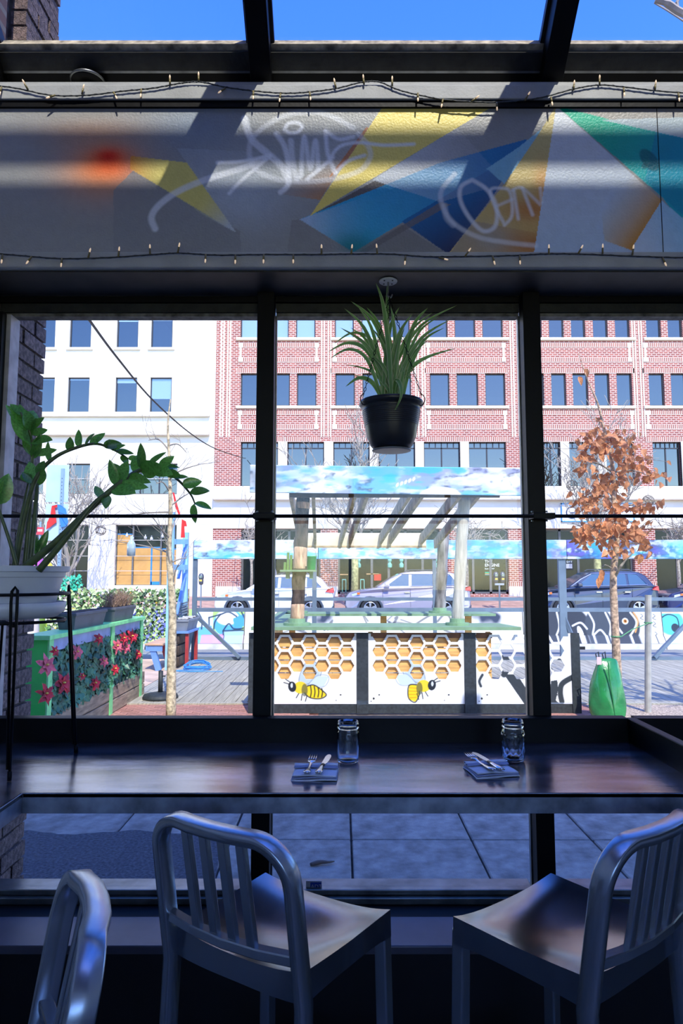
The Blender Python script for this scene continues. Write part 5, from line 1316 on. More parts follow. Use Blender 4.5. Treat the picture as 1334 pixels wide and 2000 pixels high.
for i in range(3):
    xa, xb = xp[i]+.064, xp[i+1]-(.064 if i < 2 else .06); wd = xb-xa; ht = zpt-zpb2
    c = Canvas(wd, ht, .005, (240, 240, 238))
    cxm = P(500+[325, 975, 0][i]*.3223, 1290, YP).x-xa if i < 2 else wd*.46
    yc_hi = P(667, 1180+237*.3223, YP).z-zpb2
    cells = []
    for col in range(-3, 4):
        cx = cxm+col*1.5*hexR*1.0
        hi = (col % 2 == 0)
        for row in range(3):
            cy = yc_hi-row*2*hh_*1.02-(0 if hi else hh_*1.02)
            if not hi and row == 2: continue
            cells.append((cx, cy))
        if not hi: cells.append((cx, yc_hi+hh_*1.02))
    for (x, y, rr) in ((.06, .06, .012), (.03, .03, .007), (.12, .1, .009), (.9, .1, .01), (.85, .04, .006)): c.blob((x*wd/1.08, y), rr, rr, (28, 28, 30), 1, .3, 6)
    if i < 2:
        for (cx, cy) in cells[:0]: pass
        q = P(500+([310, 975][i])*.3223, 1180+([500, 490][i])*.3223, YP)
        bee(c, q.x-xa, q.z-zpb2, .92, 1 if i == 0 else -1, i)
    else:
        K = (52, 58, 64)
        def qq(x, y): p = P(x, y, YP); return (p.x-xa, p.z-zpb2)
        c.poly([qq(984, 1317), qq(1010, 1317), qq(1034, 1355), qq(1034, 1378), qq(1026, 1378)], K); c.stroke([qq(986, 1282), qq(992, 1300), qq(984, 1317)], .07, K, 1, .01)
        c.stroke([qq(942, 1318), qq(936, 1330), qq(939, 1340)], .03, K, 1, .01); c.poly([qq(1076, 1330), qq(1088, 1328), qq(1090, 1345), qq(1085, 1368), qq(1096, 1376), qq(1070, 1378)], K)
        c.stroke([qq(1119, 1322), qq(1098, 1335), qq(1094, 1352), qq(1097, 1370)], .06, K, 1, .01); c.stroke([qq(1092, 1290), qq(1080, 1304)], .05, K, 1, .01)
        c.poly([qq(1030, 1372), qq(1120, 1372), qq(1120, 1378), qq(1030, 1378)], (150, 170, 200), .4)  # blue shade painted along the panel's lower right edge
    for (cx, cy) in cells:
        if cx-hexR*.5 < 0 or cx+hexR*.5 > wd: continue
        c.hole |= c.inside(hexpts(cx, cy, hexR*.80))
    c.hole |= (c.V > yc_hi+hh_*.98) & ~np.any([c.inside(hexpts(cxm+col*1.5*hexR, yc_hi, hexR*1.22)) for col in (-2, 0, 2)] + [(c.U < .03) | (c.U > wd-.03)], axis=0)
    c.build('honeycomb_panel', VP, (xa, YP, zpb2), (1, 0, 0), (0, 0, 1), pb, solid=.012)
# pine planks behind
zz0 = .30; xw1 = P(960, 1300, YP+.03).x
k = 0
while zz0 < .84:
    MB().box(xp[0]-.03, xw1, YP+.022, YP+.04, zz0, min(zz0+.128, .86)).build('plank', PINE, pb); zz0 += .14; k += 1
for xx in (xp[0]-.02, 0.3, xw1-.05): MB().box(xx, xx+.05, YP+.046, YP+.09, 0, .88).build('stud', PINE, pb)
MB().box(xp[0]-.03, xw1+.01, YP+.012, YP+.018, .815, .875).build('counter_shade_strip', mat('brown_shade_paint', (120, 78, 50), .7, 0, .2, 6), pb)  # brown strip paints the counter's shadow along the top of the planks
zc0 = P(667, 1231, YP-.1).z
cxr = P(1018, 1226, YP-.1).x
MB().prism([(xp[0]-.03, YP-.1, zc0), (cxr, YP-.1, zc0), (cxr-.1, YP+.55, zc0), (xp[0]-.03, YP+.55, zc0)], [(xp[0]-.03, YP-.1, zc0+.035), (cxr, YP-.1, zc0+.035), (cxr-.1, YP+.55, zc0+.035), (xp[0]-.03, YP+.55, zc0+.035)]).build('counter_top', GRN, pb)
YK = 10.6
MB().box(-.85, P(960, 1200, YK).x, YK-.3, YK+.3, zc0, zc0+.035).build('counter_top', GRN, pb)
MB().box(-.98, -.7, YP+.55, YK+.3, zc0, zc0+.035).build('counter_top', GRN, pb)
for xx in (-.8, .6, 1.9): MB().box(xx, xx+.09, YK-.05, YK+.04, 0, zc0).build('stud', PINE, pb)
MB().box(-.94, -.9, YP+.8, YK, .3, zc0).build('side_board', PINE, pb)
# ------------------------------------------------------------------ pergola
BARK = mat('dark_burnt_bark', (74, 62, 54), .9, 0, .5, 14, .9, 50, stretch=(1, 1, .4)); PEEL = mat('peeled_log', (196, 160, 128), .75, 0, .25, 12, .4, 40, stretch=(3, 3, .5)); GLOG = mat('grey_weathered_log', (196, 190, 176), .8, 0, .12, 10, .3, 40, stretch=(3, 3, .4)); RAFT = mat('weathered_rafter', (176, 152, 118), .8, 0, .18, 8, .2, 50); CREAM = mat('pale_beam_board', (222, 212, 186), .8, 0, .06, 4)
pg = thing('pergola', (.5, 9.2, zc0+.035), 'wooden pergola on log posts with painted fascia above the street bar', 'pergola')
def log(pts, r, m, par=pg, collar=True):
    pp = smoothpath(pts, 5); n = len(pp)
    o = MB().tube([p+Vector((rnd.uniform(-1, 1)*.006, 0, 0)) for p in pp], [r*(1+.05*math.sin(i*1.7)) for i in range(n)], 14).build('log_post', m, par, smooth=True)
    if collar: MB().lathe([(r*2.0, 0), (r*2.0, .03), (r*1.3, .032), (r*1.25, .075), (r*1.0, .08)], 18, pp[0]).build('collar', GRN, o, smooth=False)
    return o
zt0 = zc0+.034
la = P(580, 1207, 7.9); lb_ = P(593, 962, 7.9)
l1 = log([(la.x, 7.9, zt0), la.lerp(lb_, .4)+Vector((0, 0, 0)), (lb_.x, 7.9, lb_.z)], .078, BARK)
for (a, b) in ((.03, .17), (.40, .60), (.87, .93)):
    p0, p1 = la.lerp(lb_, a), la.lerp(lb_, b); p0.z = zt0+(lb_.z-zt0)*a; p1.z = zt0+(lb_.z-zt0)*b
    MB().tube(smoothpath([p0+Vector((0, -.003, 0)), (p0+p1)/2+Vector((0, -.004, 0)), p1+Vector((0, -.003, 0))], 3), [.06]+[.0805]*5+[.06], 14).build('peeled_band', PEEL, l1, smooth=True)
ra = P(893, 1208, 7.9); rb = P(907, 965, 7.9); log([(ra.x, 7.9, zt0), ra.lerp(rb, .5), (rb.x, 7.9, rb.z)], .068, GLOG)
rc = P(859, 1198, YK); rd = P(867, 1040, YK)
bl = log([(rc.x, YK, zt0), rc.lerp(rd, .5), (rd.x, YK, rd.z)], .085, mat('scorched_grey_log', (120, 116, 112), .85, 0, .5, 5, .4, 40, stretch=(2, 2, .6)))
log([(-.68, YK, zt0), (-.67, YK, 1.5), (-.66, YK, 2.1)], .08, BARK)
# painted fascia beam
def sky_art(c, seed, dark=0.):
    n = c.noise(2.2, seed, 6, 1, 1.8); n2 = c.noise(3.2, seed+1, 6, .9, 2.2); n3 = c.noise(9, seed+2, 5, 1, 1.4); n4 = c.noise(4.5, seed+3, 6, .7, 2.4)
    c.mix(np.clip((n-.45)*7, 0, 1), (236, 242, 248)); c.mix(np.clip((.46-n)*8, 0, 1)*.85, (96, 182, 224)); c.mix(np.clip((n2-.54)*9, 0, 1)*.8, (150, 160, 214))
    c.mix(np.clip((n3-.54)*10, 0, 1)*.8*np.clip((n4-.45)*8, 0, 1), (62, 72, 92)); c.mix(np.clip((.42-n4)*9, 0, 1)*.8, (54, 190, 232)); c.mix(np.clip((n4-.58)*9, 0, 1)*.7, (240, 244, 248))
    if dark: c.mix(np.clip((n2-.30)*5, 0, 1)*dark*.9, (40, 52, 104)); c.mix(np.clip((.47-n)*8, 0, 1)*.8*dark, (60, 170, 225)); c.mix(np.clip((n2-.55)*9, 0, 1)*.7*dark, (110, 100, 190)); c.mix(np.clip((n3-.58)*10, 0, 1)*.8*dark, (200, 222, 244))
p0 = P(488, 962, YP-.06); p1 = P(1021, 968, YP-.06); zft = P(667, 908, YP-.06).z
fl = p1.x-p0.x; fh = zft-p0.z
c = Canvas(fl, fh, .009, (178, 208, 234)); sky_art(c, 21)
def qf(x, y): p = P(x, y, YP-.06); return (p.x-p0.x, p.z-p0.z)
c.blob(qf(860, 968), .26, .13, (245, 246, 248), 1, 0, 6); c.stroke([qf(815, 960), qf(830, 945), qf(860, 938), qf(890, 945), qf(905, 962)], .03, (150, 165, 190), .5, .03)
for k in range(5): c.blob(qf(776+k*8, 944-k*3), .016, .028, (240, 244, 250), .9, -.5, 4)
for (x, y, rx, ry) in ((505, 930, .12, .1), (515, 950, .1, .06), (540, 945, .1, .06)): c.blob(qf(x, y), rx, ry, (90, 105, 125), .7)
for (x, y) in ((600, 920), (660, 935), (560, 930), (730, 920)): c.blob(qf(x, y), .12, .05, (70, 190, 235), .5)
c.build('painted_fascia', VP, (p0.x, YP-.06, p0.z), (1, 0, -.012), (0, 0, 1), pg, solid=.02)
MB().box(p0.x+.45, p1.x-.25, YP-.03, YP+.02, p0.z-.05, p0.z+.2).build('front_beam', mat('dark_brown_beam', (96, 76, 58), .8, 0, .2, 8), pg)
zfr = p0.z-.03
for (xa, xb) in ((-.575, -.66), (-.32, -.42), (.15, -.03), (.29, .11), (.77, .58), (.91, .73), (1.34, 1.22), (1.55, 1.5)):
    MB().bar((xa, YP-.02, zfr+.05), (xb, YK+.35, 2.02), .04, .15).build('rafter', RAFT, pg)
zb0, zb1 = P(667, 1066, YK).z, P(667, 1041, YK).z
MB().box(-.58, P(832, 1050, YK).x, YK-.02, YK+.03, zb0, zb1).build('back_beam', CREAM, pg)
MB().box(-.58, P(832, 1050, YK).x, YK-.03, YK+.03, zb0-.03, zb0).build('back_beam_edge', RAFT, pg)
sh = P(582, 1113, 7.8)
shf = MB().box(P(547, 1113, 7.8).x, P(617, 1113, 7.8).x, 7.78, 8.15, sh.z-.02, sh.z).build('log_shelf', GRN, pg)
for xx in (562, 608): MB().box(P(xx, 1120, 7.9).x-.02, P(xx, 1120, 7.9).x+.02, 7.84, 8.0, sh.z-.1, sh.z-.02).build('shelf_bracket', GRN, shf)
bk = P(608, 1110, 8.06)
bu = thing('bucket', (bk.x, 8.06, sh.z), 'small green bucket on the shelf of the log post', 'bucket', local=True)
MB().lathe([(.045, 0), (.05, .01), (.062, .15), (.067, .155), (.064, .165), (.056, .16), (.044, .012)], 20, capt=True).build('pail', mat('bright_green_plastic', (28, 150, 80), .4), bu, smooth=True)
MB().tube([(-.06, 0, .15), (-.05, -.02, .22), (0, -.03, .25), (.05, -.02, .22), (.06, 0, .15)], .003, 6).build('handle', mat('orange_string', (220, 120, 60), .6), bu)
for (x, h) in ((562, 1079), (568, 1084), (556, 1098)):
    q0 = P(x, 1112, 7.95); MBx = MB().tube([(q0.x, 7.95, sh.z), (q0.x+.004, 7.95, P(x, h, 7.95).z)], .016, 10).build('bamboo_cane', mat('green_cane', (110, 150, 80), .6) if x == 562 else bpy.data.materials['green_cane'])
    tag(MBx, {562: 'tallest green cane stump on the log shelf', 568: 'green cane stump touching the log post', 556: 'shortest green cane stump on the log shelf'}[x], 'cane', 'green cane stumps on the log shelf')
# ------------------------------------------------------------------ steel frame with painted band
STL = mat('grey_steel_frame', (112, 128, 142), .5, .3, .08, 4)
YQ = 12.45
fr = thing('steel_frame', (1.8, YQ, 0), 'long grey steel frame with rails, braces and a painted blue band', 'frame')
zq = lambda y: P(667, y, YQ).z
xq = lambda x, y=1180: P(x, y, YQ).x
for x, top, wd in ((380, 1058, .075), (614, 1088, .08), (849, 1088, .06), (1099, 1088, .13), (1420, 1058, .08)):
    MB().box(xq(x)-wd/2, xq(x)+wd/2, YQ-.04, YQ+.04, 0, zq(top)).build('post', STL, fr)
MB().box(xq(572, 1190), xq(600, 1190), YQ-.03, YQ+.03, .7, .9) 
for yy, hh2 in ((1170, .06), (1191, .07)): MB().box(xq(380), xq(1440), YQ-.03, YQ+.03, zq(yy)-hh2/2, zq(yy)+hh2/2).build('rail', STL, fr)
MB().box(xq(380), xq(1440), YQ-.05, YQ+.05, .0, .07).build('base_rail', STL, fr)
for a, b in (((380, 1200), (468, 1284)), ((380, 1200), (362, 1300)), ((1102, 1205), (1126, 1262)), ((1340, 1218), (1278, 1284))):
    A_, B_ = P(*a, YQ), P(*b, YQ-.1); B_.z = max(B_.z, .03); MB().bar(A_, B_, .06, .06).build('brace', STL, fr)
zl0, zl1 = zq(1092), zq(1055)
xs2 = [xq(380, 1075), xq(622, 1075), xq(860, 1075), xq(1105, 1075), xq(1445, 1075)]
for i in range(4):
    c = Canvas(xs2[i+1]-xs2[i]-.01, zl1-zl0, .014, (150, 205, 235)); sky_art(c, 40+i*7, [.0, .15, .35, 1.0][i])
    if i == 3: c.mix(np.clip((c.U-1.6)/.5, 0, 1)*.6, (90, 190, 230)); c.stroke([(2.4, .05), (2.8, .2), (3.1, .34)], .06, (230, 240, 250), .8, .03)
    c.build('painted_band', VP, (xs2[i], YQ-.055, zl0), (1, 0, 0), (0, 0, 1), fr, solid=.02)
# ------------------------------------------------------------------ trees
def branch(mb, p, d, L_, r, depth, spread=.55, rs=rnd, up=.15, kids=3, n=4, minr=.003, tips=None):
    pts = [p]; rr = [r]; q = Vector(p); dd = Vector(d).normalized()
    for i in range(n):
        dd = (dd+Vector((rs.uniform(-1, 1), rs.uniform(-1, 1), rs.uniform(-.6, .8)+up))*.16).normalized()
        q = q+dd*L_/n; pts.append(q); rr.append(max(minr, r*(1-.55*(i+1)/n)))
    mb.tube(pts, rr, 5 if depth < 2 else 7, cap=False)
    if tips is not None: tips.append((pts[-1], dd.copy(), depth))
    if depth == 0: return
    for k in range(kids):
        i = rs.randint(1, n); t = rs.uniform(0, 2*math.pi)
        e = dd.orthogonal().normalized(); e2 = dd.cross(e)
        nd = (dd*(1-spread*.4)+(e*math.cos(t)+e2*math.sin(t))*spread+Vector((0, 0, up))).normalized()
        branch(mb, pts[i], nd, L_*rs.uniform(.55, .8), max(minr, rr[i]*.65), depth-1, spread, rs, up, kids, n, minr, tips)
TRK = mat('pale_grey_bark', (150, 140, 124), .9, 0, .25, 20, .4, 60); TRK2 = mat('lichen_yellow_bark', (168, 164, 110), .9, 0, .2, 12); TWG = mat('pale_twig_bark', (158, 148, 134), .9)
def bare_tree(px, py, Y, z0, r, h, first, label, seed, depth=4, m=TRK, spread=.6, kids=3, minr=.012, L0=1.3, up=.2):
    rs = random.Random(seed); b = P(px, py, Y); t = thing('bare_tree', (b.x, Y, z0), label, 'tree', 'leafless street trees')
    MB().tube([(b.x, Y, z0), (b.x+.03, Y, z0+first*.5), (b.x, Y, z0+first)], [r*1.15, r, r*.9], 9).build('trunk', m, t, smooth=True)
    mb = MB()
    for k in range(6):
        a = 2*math.pi*k/6+rs.uniform(-.4, .4)
        branch(mb, (b.x, Y, z0+first*(1-.06*k)), (math.cos(a)*.55, math.sin(a)*.55, .9), L0*rs.uniform(.8, 1.2), r*.5, depth, spread, rs, up, kids, 4, minr)
    branch(mb, (b.x, Y, z0+first), (0, 0, 1), L0*1.3, r*.8, depth, spread, rs, up, kids, 4, minr)
    mb.build('branches', TWG, t)
    return t
bare_tree(132, 1140, 27, .25, .13, 6, 1.3, 'bushy leafless tree in front of the pale building door', 3, 4, TRK, L0=1.9)
bare_tree(692, 1150, 27, .25, .14, 8, 3.0, 'leafless tree with yellow lichened trunk behind the silver suv', 8, 4, TRK2, L0=1.8)
bare_tree(1166, 1115, 27, .25, .14, 8, 3.0, 'leafless tree with pale twigs behind the brown-leaved oak', 15, 4, TRK2, L0=1.9)
bare_tree(912, 1170, 28.6, .4, .07, 4, 2.3, 'small leafless tree with curly twigs by the glass shop door', 21, 3, TRK, L0=1.0, up=-.05, spread=.8)
bare_tree(1326, 1150, 28.6, .4, .07, 4, 2.3, 'small leafless tree with curly twigs at the green shop window', 27, 3, TRK, L0=1.0, up=-.05, spread=.8)
bare_tree(490, 1150, 28.6, .4, .06, 4, 2.2, 'small leafless tree with curly twigs behind the white suv', 33, 3, TRK, L0=.9, up=-.05, spread=.8)
# tall tree beside the building whose bough shows through the skylight and shades the deck
tt = thing('tall_bare_tree', (5.0, 4.9, 0), 'tall leafless tree whose bough shows through the skylight', 'tree')
rs = random.Random(5); mb = MB()
MB().tube([(5, 4.9, 0), (5.05, 4.9, 2.5), (4.95, 4.95, 5)], [.16, .14, .11], 10).build('trunk', TRK, tt, smooth=True)
for k in range(6):
    a = 2*math.pi*k/6; branch(mb, (4.97, 4.92, 3.6+.25*k), (math.cos(a), math.sin(a), .7), 1.7, .05, 3, .6, rs, .15, 3, 4, .008)
bp_ = P(1345, 30, 5.3); mb.tube(smoothpath([(4.96, 4.94, 4.9), P(1420, 60, 5.2), P(1334, 26, 5.3), P(1305, 8, 5.3), P(1280, 0, 5.3)], 4), [.05]+[.03]*12+[.022]*4, 6)
mb.tube([P(1310, 10, 5.3), P(1300, -12, 5.3)], .015, 5).tube([P(1325, 22, 5.3), P(1322, 5, 5.3), P(1330, -10, 5.3)], .014, 5)
mb.build('branches', TWG, tt)
# young oak with brown leaves, watering bag, stake
ob_ = G(1207, 1398); OX, OY = ob_.x, 7.55
OX = P(1206, 1340, OY).x
oak = thing('young_oak', (OX, OY, 0), 'young oak with dry brown leaves beside the green watering bag', 'tree')
OB = mat('peeling_tan_bark', (178, 150, 124), .9, 0, .3, 30, .7, 50)
tp = [Vector((OX, OY, 0)), P(1205, 1300, OY), P(1200, 1200, OY), P(1198, 1120, OY), P(1205, 1060, OY), P(1200, 1000, OY), P(1195, 900, OY), P(1180, 840, OY), P(1168, 790, OY), P(1145, 735, OY), P(1130, 690, OY)]
pp = smoothpath(tp, 4); n = len(pp)
MB().tube(pp, [max(.005, .052*(1-i/n*.98)) for i in range(n)], 9).build('trunk', OB, oak, smooth=True)
OL = leafmat('dry_brown_leaf', (206, 138, 92), .6, .25, 9, rand=.25, trans=.25)
ol = leaf_mesh('leaf', 1, .55, 6, .5, .25, .8, .7); ol.materials.append(OL)
twig = MB(); ro = random.Random(4)
cl = [(1165, 870, 40, 30), (1215, 860, 40, 25), (1140, 905, 20, 25), (1230, 900, 45, 30), (1270, 930, 30, 16), (1180, 960, 45, 25), (1150, 985, 28, 22), (1200, 1000, 30, 25), (1245, 990, 35, 15), (1160, 1030, 50, 22), (1140, 1050, 20, 20), (1195, 1050, 30, 20), (1245, 1040, 30, 25), (1262, 1065, 14, 22), (1212, 1078, 16, 14), (1190, 1075, 12, 14), (1280, 985, 16, 14), (1135, 975, 14, 8), (1195, 932, 38, 18), (1205, 1022, 36, 12), (1170, 830, 14, 16)]
tot = sum(a*b for _, _, a, b in cl); cnt = 0
for (cx, cy, rx, ry) in cl:
    k_ = max(4, int(285*rx*ry/tot))
    Yc = OY+ro.uniform(-.3, .3)
    cpt = P(cx, cy, Yc); root = min(pp, key=lambda q: (q-cpt).length+max(0, q.z-cpt.z)*2)
    twig.tube(smoothpath([root, root.lerp(cpt, .5)+Vector((0, 0, .05)), cpt], 3), [.012, .011, .01, .009, .007, .006, .004], 5)
    for j in range(k_):
        if cnt >= 298: break
        q = P(cx+ro.gauss(0, .5)*rx, cy+ro.gauss(0, .5)*ry, Yc+ro.uniform(-.12, .12)); cnt += 1
        d = Vector((ro.uniform(-.6, .6), ro.uniform(-.5, .5), -1+ro.uniform(0, .9)))
        L_ = ro.uniform(.075, .12)
        place('leaf', ol, q, oak, aim(d, (ro.uniform(-1, 1), -1, ro.uniform(-.3, .8))), (L_, L_, L_))
        if j % 3 == 0: twig.tube([cpt, cpt.lerp(q, .6)+Vector((0, 0, .02)), q], [.004, .003, .002], 4)
for (x, y) in ((1075+55, 735), (1142, 720)): place('leaf', ol, P(x, y, OY), oak, aim((.4, 0, -1), (0, -1, .3)), .11)
twig.tube(smoothpath([P(1200, 1130, OY), P(1213, 1105, OY-.1), P(1235, 1080, OY-.15)], 3), [.016]*4+[.01]*3, 5).tube(smoothpath([P(1196, 1110, OY), P(1182, 1103, OY-.1), P(1176, 1108, OY-.12)], 3), .006, 5)
twig.build('twigs', TRK, oak)
def oakgen(r):
    cx, cy, rx, ry = r.choices(cl, [q[2]*q[3] for q in cl])[0]
    return P(cx+r.gauss(0, .42)*rx, cy+r.gauss(0, .42)*ry, OY+r.uniform(-.35, .35)), Vector((r.uniform(-1, 1), -1, r.uniform(-.5, .8)))
OLD = []
for (x, y) in ((1252, 1082), (1173, 1120), (1168, 1128), (1174, 1112)): place('leaf', ol, P(x, y, OY-.12), oak, aim((ro.uniform(-.4, .4), 0, -1), (0, -1, .3)), .12)
BAG = mat('glossy_green_plastic', (40, 128, 66), .26, 0, .12, 7, 1.0, 9, coat=.3)
BX = P(1184, 1330, 7.35).x
bag = thing('watering_bag', (BX, 7.35, 0), 'glossy green plastic watering bag standing round the young oak', 'bag')
zt3 = P(1184, 1284, 7.35).z
prof2 = [(0, .13, .15), (.05, .175, .16), (.18, .19, .15), (.34, .185, .13), (.48, .15, .10), (.58, .115, .06), (zt3, .10, .02)]
vs_ = []; fs_ = []; n = 28; rg = random.Random(9); ph = [rg.uniform(0, 6.28) for _ in range(4)]
for i, (z, rx, ry) in enumerate(prof2):
    for k in range(n):
        a = 2*math.pi*k/n; w_ = 1+.06*math.sin(2*a+ph[0]+z*5)+.10*abs(math.sin(2.5*a+ph[1]+z*4))-.05+.04*math.sin(7*a+ph[2]-z*13)
        vs_.append((BX+.0+(.03*z if i > 3 else 0)+rx*w_*math.cos(a), 7.35+ry*w_*math.sin(a), z))
for i in range(len(prof2)-1):
    for k in range(n): fs_.append((i*n+k, i*n+(k+1) % n, (i+1)*n+(k+1) % n, (i+1)*n+k))
fs_.append(tuple(range(n-1, -1, -1))); fs_.append(tuple((len(prof2)-1)*n+k for k in range(n)))
MB().add(vs_, fs_).build('bag_body', BAG, bag, smooth=True, sub=1)
sm = MB().tube(smoothpath([(BX-.03, 7.2, zt3-.02), (BX-.02, 7.2, .45), (BX+.0, 7.19, .25), (BX+.02, 7.185, .05)], 4), .008, 6).build('seam', BAG, bag, smooth=True)
for dx in (-.09, -.02): MB().tube([(BX+dx, 7.34, zt3-.03), (BX+dx-.02, 7.33, zt3+.04), (BX+dx+.01, 7.33, zt3+.06), (BX+dx+.02, 7.34, zt3-.01)], .006, 6).build('carry_strap', PBLK, bag)
MB().box(BX-.11, BX-.06, 7.30, 7.305, zt3-.07, zt3+.01).build('tag', mat('white_pink_tag', (225, 190, 190), .6), bag)
sk = P(1267, 1300, 7.75); stk = thing('tree_stake', (sk.x, 7.75, 0), 'grey round stake post beside the young oak', 'post')
MB().tube([(sk.x-.03, 7.75, 0), (P(1266, 1162, 7.75).x, 7.75, P(1266, 1162, 7.75).z)], .036, 12).build('pole', mat('galvanised_stake', (176, 172, 164), .5, .2, .1, 10), stk, smooth=False)
TIE = mat('green_tree_tie', (90, 150, 100), .6)
s1, s2 = P(1266, 1216, 7.75), P(1203, 1243, OY)
tie = MB().tube([s1+Vector((0, -.03, 0)), s1.lerp(s2, .5)-Vector((0, 0, .0)), s2+Vector((.05, -.02, 0))], .006, 6)
tie.tube([s1+Vector((.04*math.cos(q), .04*math.sin(q), 0)) for q in [k*.63 for k in range(10)]], .008, 6, closed=True).tube([s2+Vector((.05*math.cos(q), .05*math.sin(q), 0)) for q in [k*.63 for k in range(10)]], .008, 6, closed=True)
tag(tie.build('tree_tie', TIE), 'green tie looped from the stake post to the oak trunk', 'strap')
# young bare tree at the left
YX = 7.5; yb0 = G(334, 1398)
yt = thing('young_bare_tree', (P(334, 1390, YX).x, YX, 0), 'slim leafless sapling with mottled bark in front of the deck', 'tree')
tp = [Vector((P(334, 1398, YX).x, YX, 0)), P(335, 1300, YX), P(337, 1200, YX), P(334, 1130, YX), P(330, 1080, YX), P(333, 1000, YX), P(331, 900, YX), P(328, 830, YX), P(333, 780, YX)]
pp2 = smoothpath(tp, 4); n = len(pp2)
MB().tube(pp2, [max(.004, .055*(1-.92*i/n)) for i in range(n)], 10).build('trunk', mat('mottled_tan_bark', (190, 172, 140), .9, 0, .3, 25, .6, 60), yt, smooth=True)
mb = MB(); ry_ = random.Random(31)
for (x, y, tx, ty) in ((331, 1050, 300, 1012), (331, 1065, 345, 1010), (335, 1150, 350, 1100), (333, 1080, 240, 1060), (332, 1100, 365, 1090), (331, 960, 305, 945), (330, 940, 350, 930), (332, 1000, 256, 1006), (331, 990, 375, 960), (330, 880, 290, 860), (330, 870, 365, 885), (330, 930, 400, 905), (334, 1120, 318, 1040)):
    a, b = P(x, y, YX), P(tx, ty, YX+(0 if tx == 256 else ry_.uniform(-.4, .3))); mid_ = a.lerp(b, .5)+Vector((0, 0, ry_.uniform(-.03, .08)))
    pth = smoothpath([a, mid_, b], 4); mb.tube(pth, [.012-.0011*i for i in range(len(pth))], 5)
    for k in range(3): branch(mb, pth[3+k*2], (b-a)+Vector((ry_.uniform(-.3, .3), ry_.uniform(-.2, .2), ry_.uniform(-.1, .4))), .22, .004, 1, .6, ry_, .1, 2, 3, .002)
mb.build('branches', TWG, yt)
# hanging wire globes and bottle lamp
WG = mat('brown_wire', (92, 80, 70), .7)
def wire_globe(px, py, Y, r, label):
    c = P(px, py, Y); mb = MB(); rg = random.Random(int(px))
    for k in range(12):
        a = Vector((rg.uniform(-1, 1), rg.uniform(-1, 1), rg.uniform(-1, 1))).normalized(); e = a.orthogonal().normalized(); e2 = a.cross(e)
        mb.tube([c+(e*math.cos(q*math.pi/8)+e2*math.sin(q*math.pi/8))*r for q in range(16)], .006, 4, closed=True)
    t = thing('wire_globe', c-Vector((0, 0, r)), label, 'ornament', 'wire globes hanging in the street trees')
    mb.build('wire_ball', WG, t); MB().tube([c+Vector((0, 0, r)), c+Vector((.05, 0, r+.5))], .006, 4).build('hanging_wire', WG, t)
wire_globe(197, 1036, 26.8, .2, 'brown wire globe hanging over the bushy leafless tree'); wire_globe(84, 1012, 26.8, .2, 'brown wire globe hanging near the red street sign')
wire_globe(1117, 948, 26.8, .22, 'brown wire globe hanging above the fascia sign'); wire_globe(1266, 978, 26.8, .22, 'brown wire globe hanging beside the brick pier')
bt = P(256, 1070, 9.5); bo = thing('bottle_lamp', P(256, 1086, 7.5), 'clear glass bottle hanging from the sapling branch', 'lamp', local=True)
MB().lathe([(.03, 0), (.045, .005), (.045, .13), (.03, .16), (.014, .175), (.014, .22), (.01, .22), (.01, .18), (.04, .13), (.04, .012)], 18, capt=True).build('bottle', mat('cloudy_bottle_glass', (190, 208, 216), .15, .1), bo, smooth=True)
MB().tube([(0, 0, .2), (.0, 0, P(256, 1004, 7.5).z-P(256, 1086, 7.5).z)], .002, 5).build('cord', BLK, bo)
fst = thing('festoon_lights', P(222, 1040, 12), 'thin cord with small white globe bulbs hung before the papered window', 'string lights')
fpts = [P(113, 1000, 12.98), P(222, 1038, 12), P(250, 1046, 11.8), P(285, 1048, 11.5), P(320, 1044, 11.25), P(331, 1040, 11.16)]
MB().tube(smoothpath(fpts, 4), .004, 5).build('cord', WIRE, fst)
for (x, y) in ((248, 1046), (259, 1051), (284, 1050), (296, 1052), (318, 1047)):
    q = P(x, y, 12.9-1.75*(x-113)/218); MB().lathe([(.005, -.03), (.02, -.02), (.026, 0), (.018, .02), (.008, .03), (.008, .05)], 10, q).build('bulb', mat('white_bulb_glass', (235, 235, 232), .3) if x == 248 else bpy.data.materials['white_bulb_glass'], fst, smooth=True)
# ------------------------------------------------------------------ green fence with ivy and poinsettias
GF = mat('bright_green_paint', (70, 214, 96), .5, 0, .08, 5, .1, 40); GFL = mat('pale_green_paint', (140, 235, 150), .5, 0, .1, 8); LAV = mat('lavender_board', (150, 162, 200), .6, 0, .08, 6); TIM = mat('weathered_timber', (160, 140, 116), .85, 0, .2, 5, .4, 40, stretch=(6, 1, 6))
FX = -2.62
fn = thing('green_fence', (FX, 7.4, 0), 'green painted fence with ivy, poinsettias and lavender top board', 'fence')
for y in (6.0, 7.62, 8.72): 
    MB().box(FX-.13, FX+.09, y-.04, y+.05, 0 if y != 7.62 else .02, .955).build('post', GF, fn, bevel=.006)
    MB().box(FX+.09, FX+.105, y-.04, y+.05, .0, .955).build('post_trim', GFL, fn)
MB().box(FX-.14, FX+.12, 5.93, 8.80, .955, .995).build('top_rail', GFL, fn, bevel=.004)
MB().box(FX+.06, FX+.085, 6.05, 8.68, .845, .955).build('top_board', LAV, fn)
for (ya, yb_) in ((6.06, 7.57), (7.68, 8.9)):
    for z in (0, .15): MB().box(FX-.06, FX+.10, ya, yb_, z+.004, z+.145).build('sleeper', TIM, fn, bevel=.008)
for k in range(26):
    y = 6.05+k*.1; lt = MB()
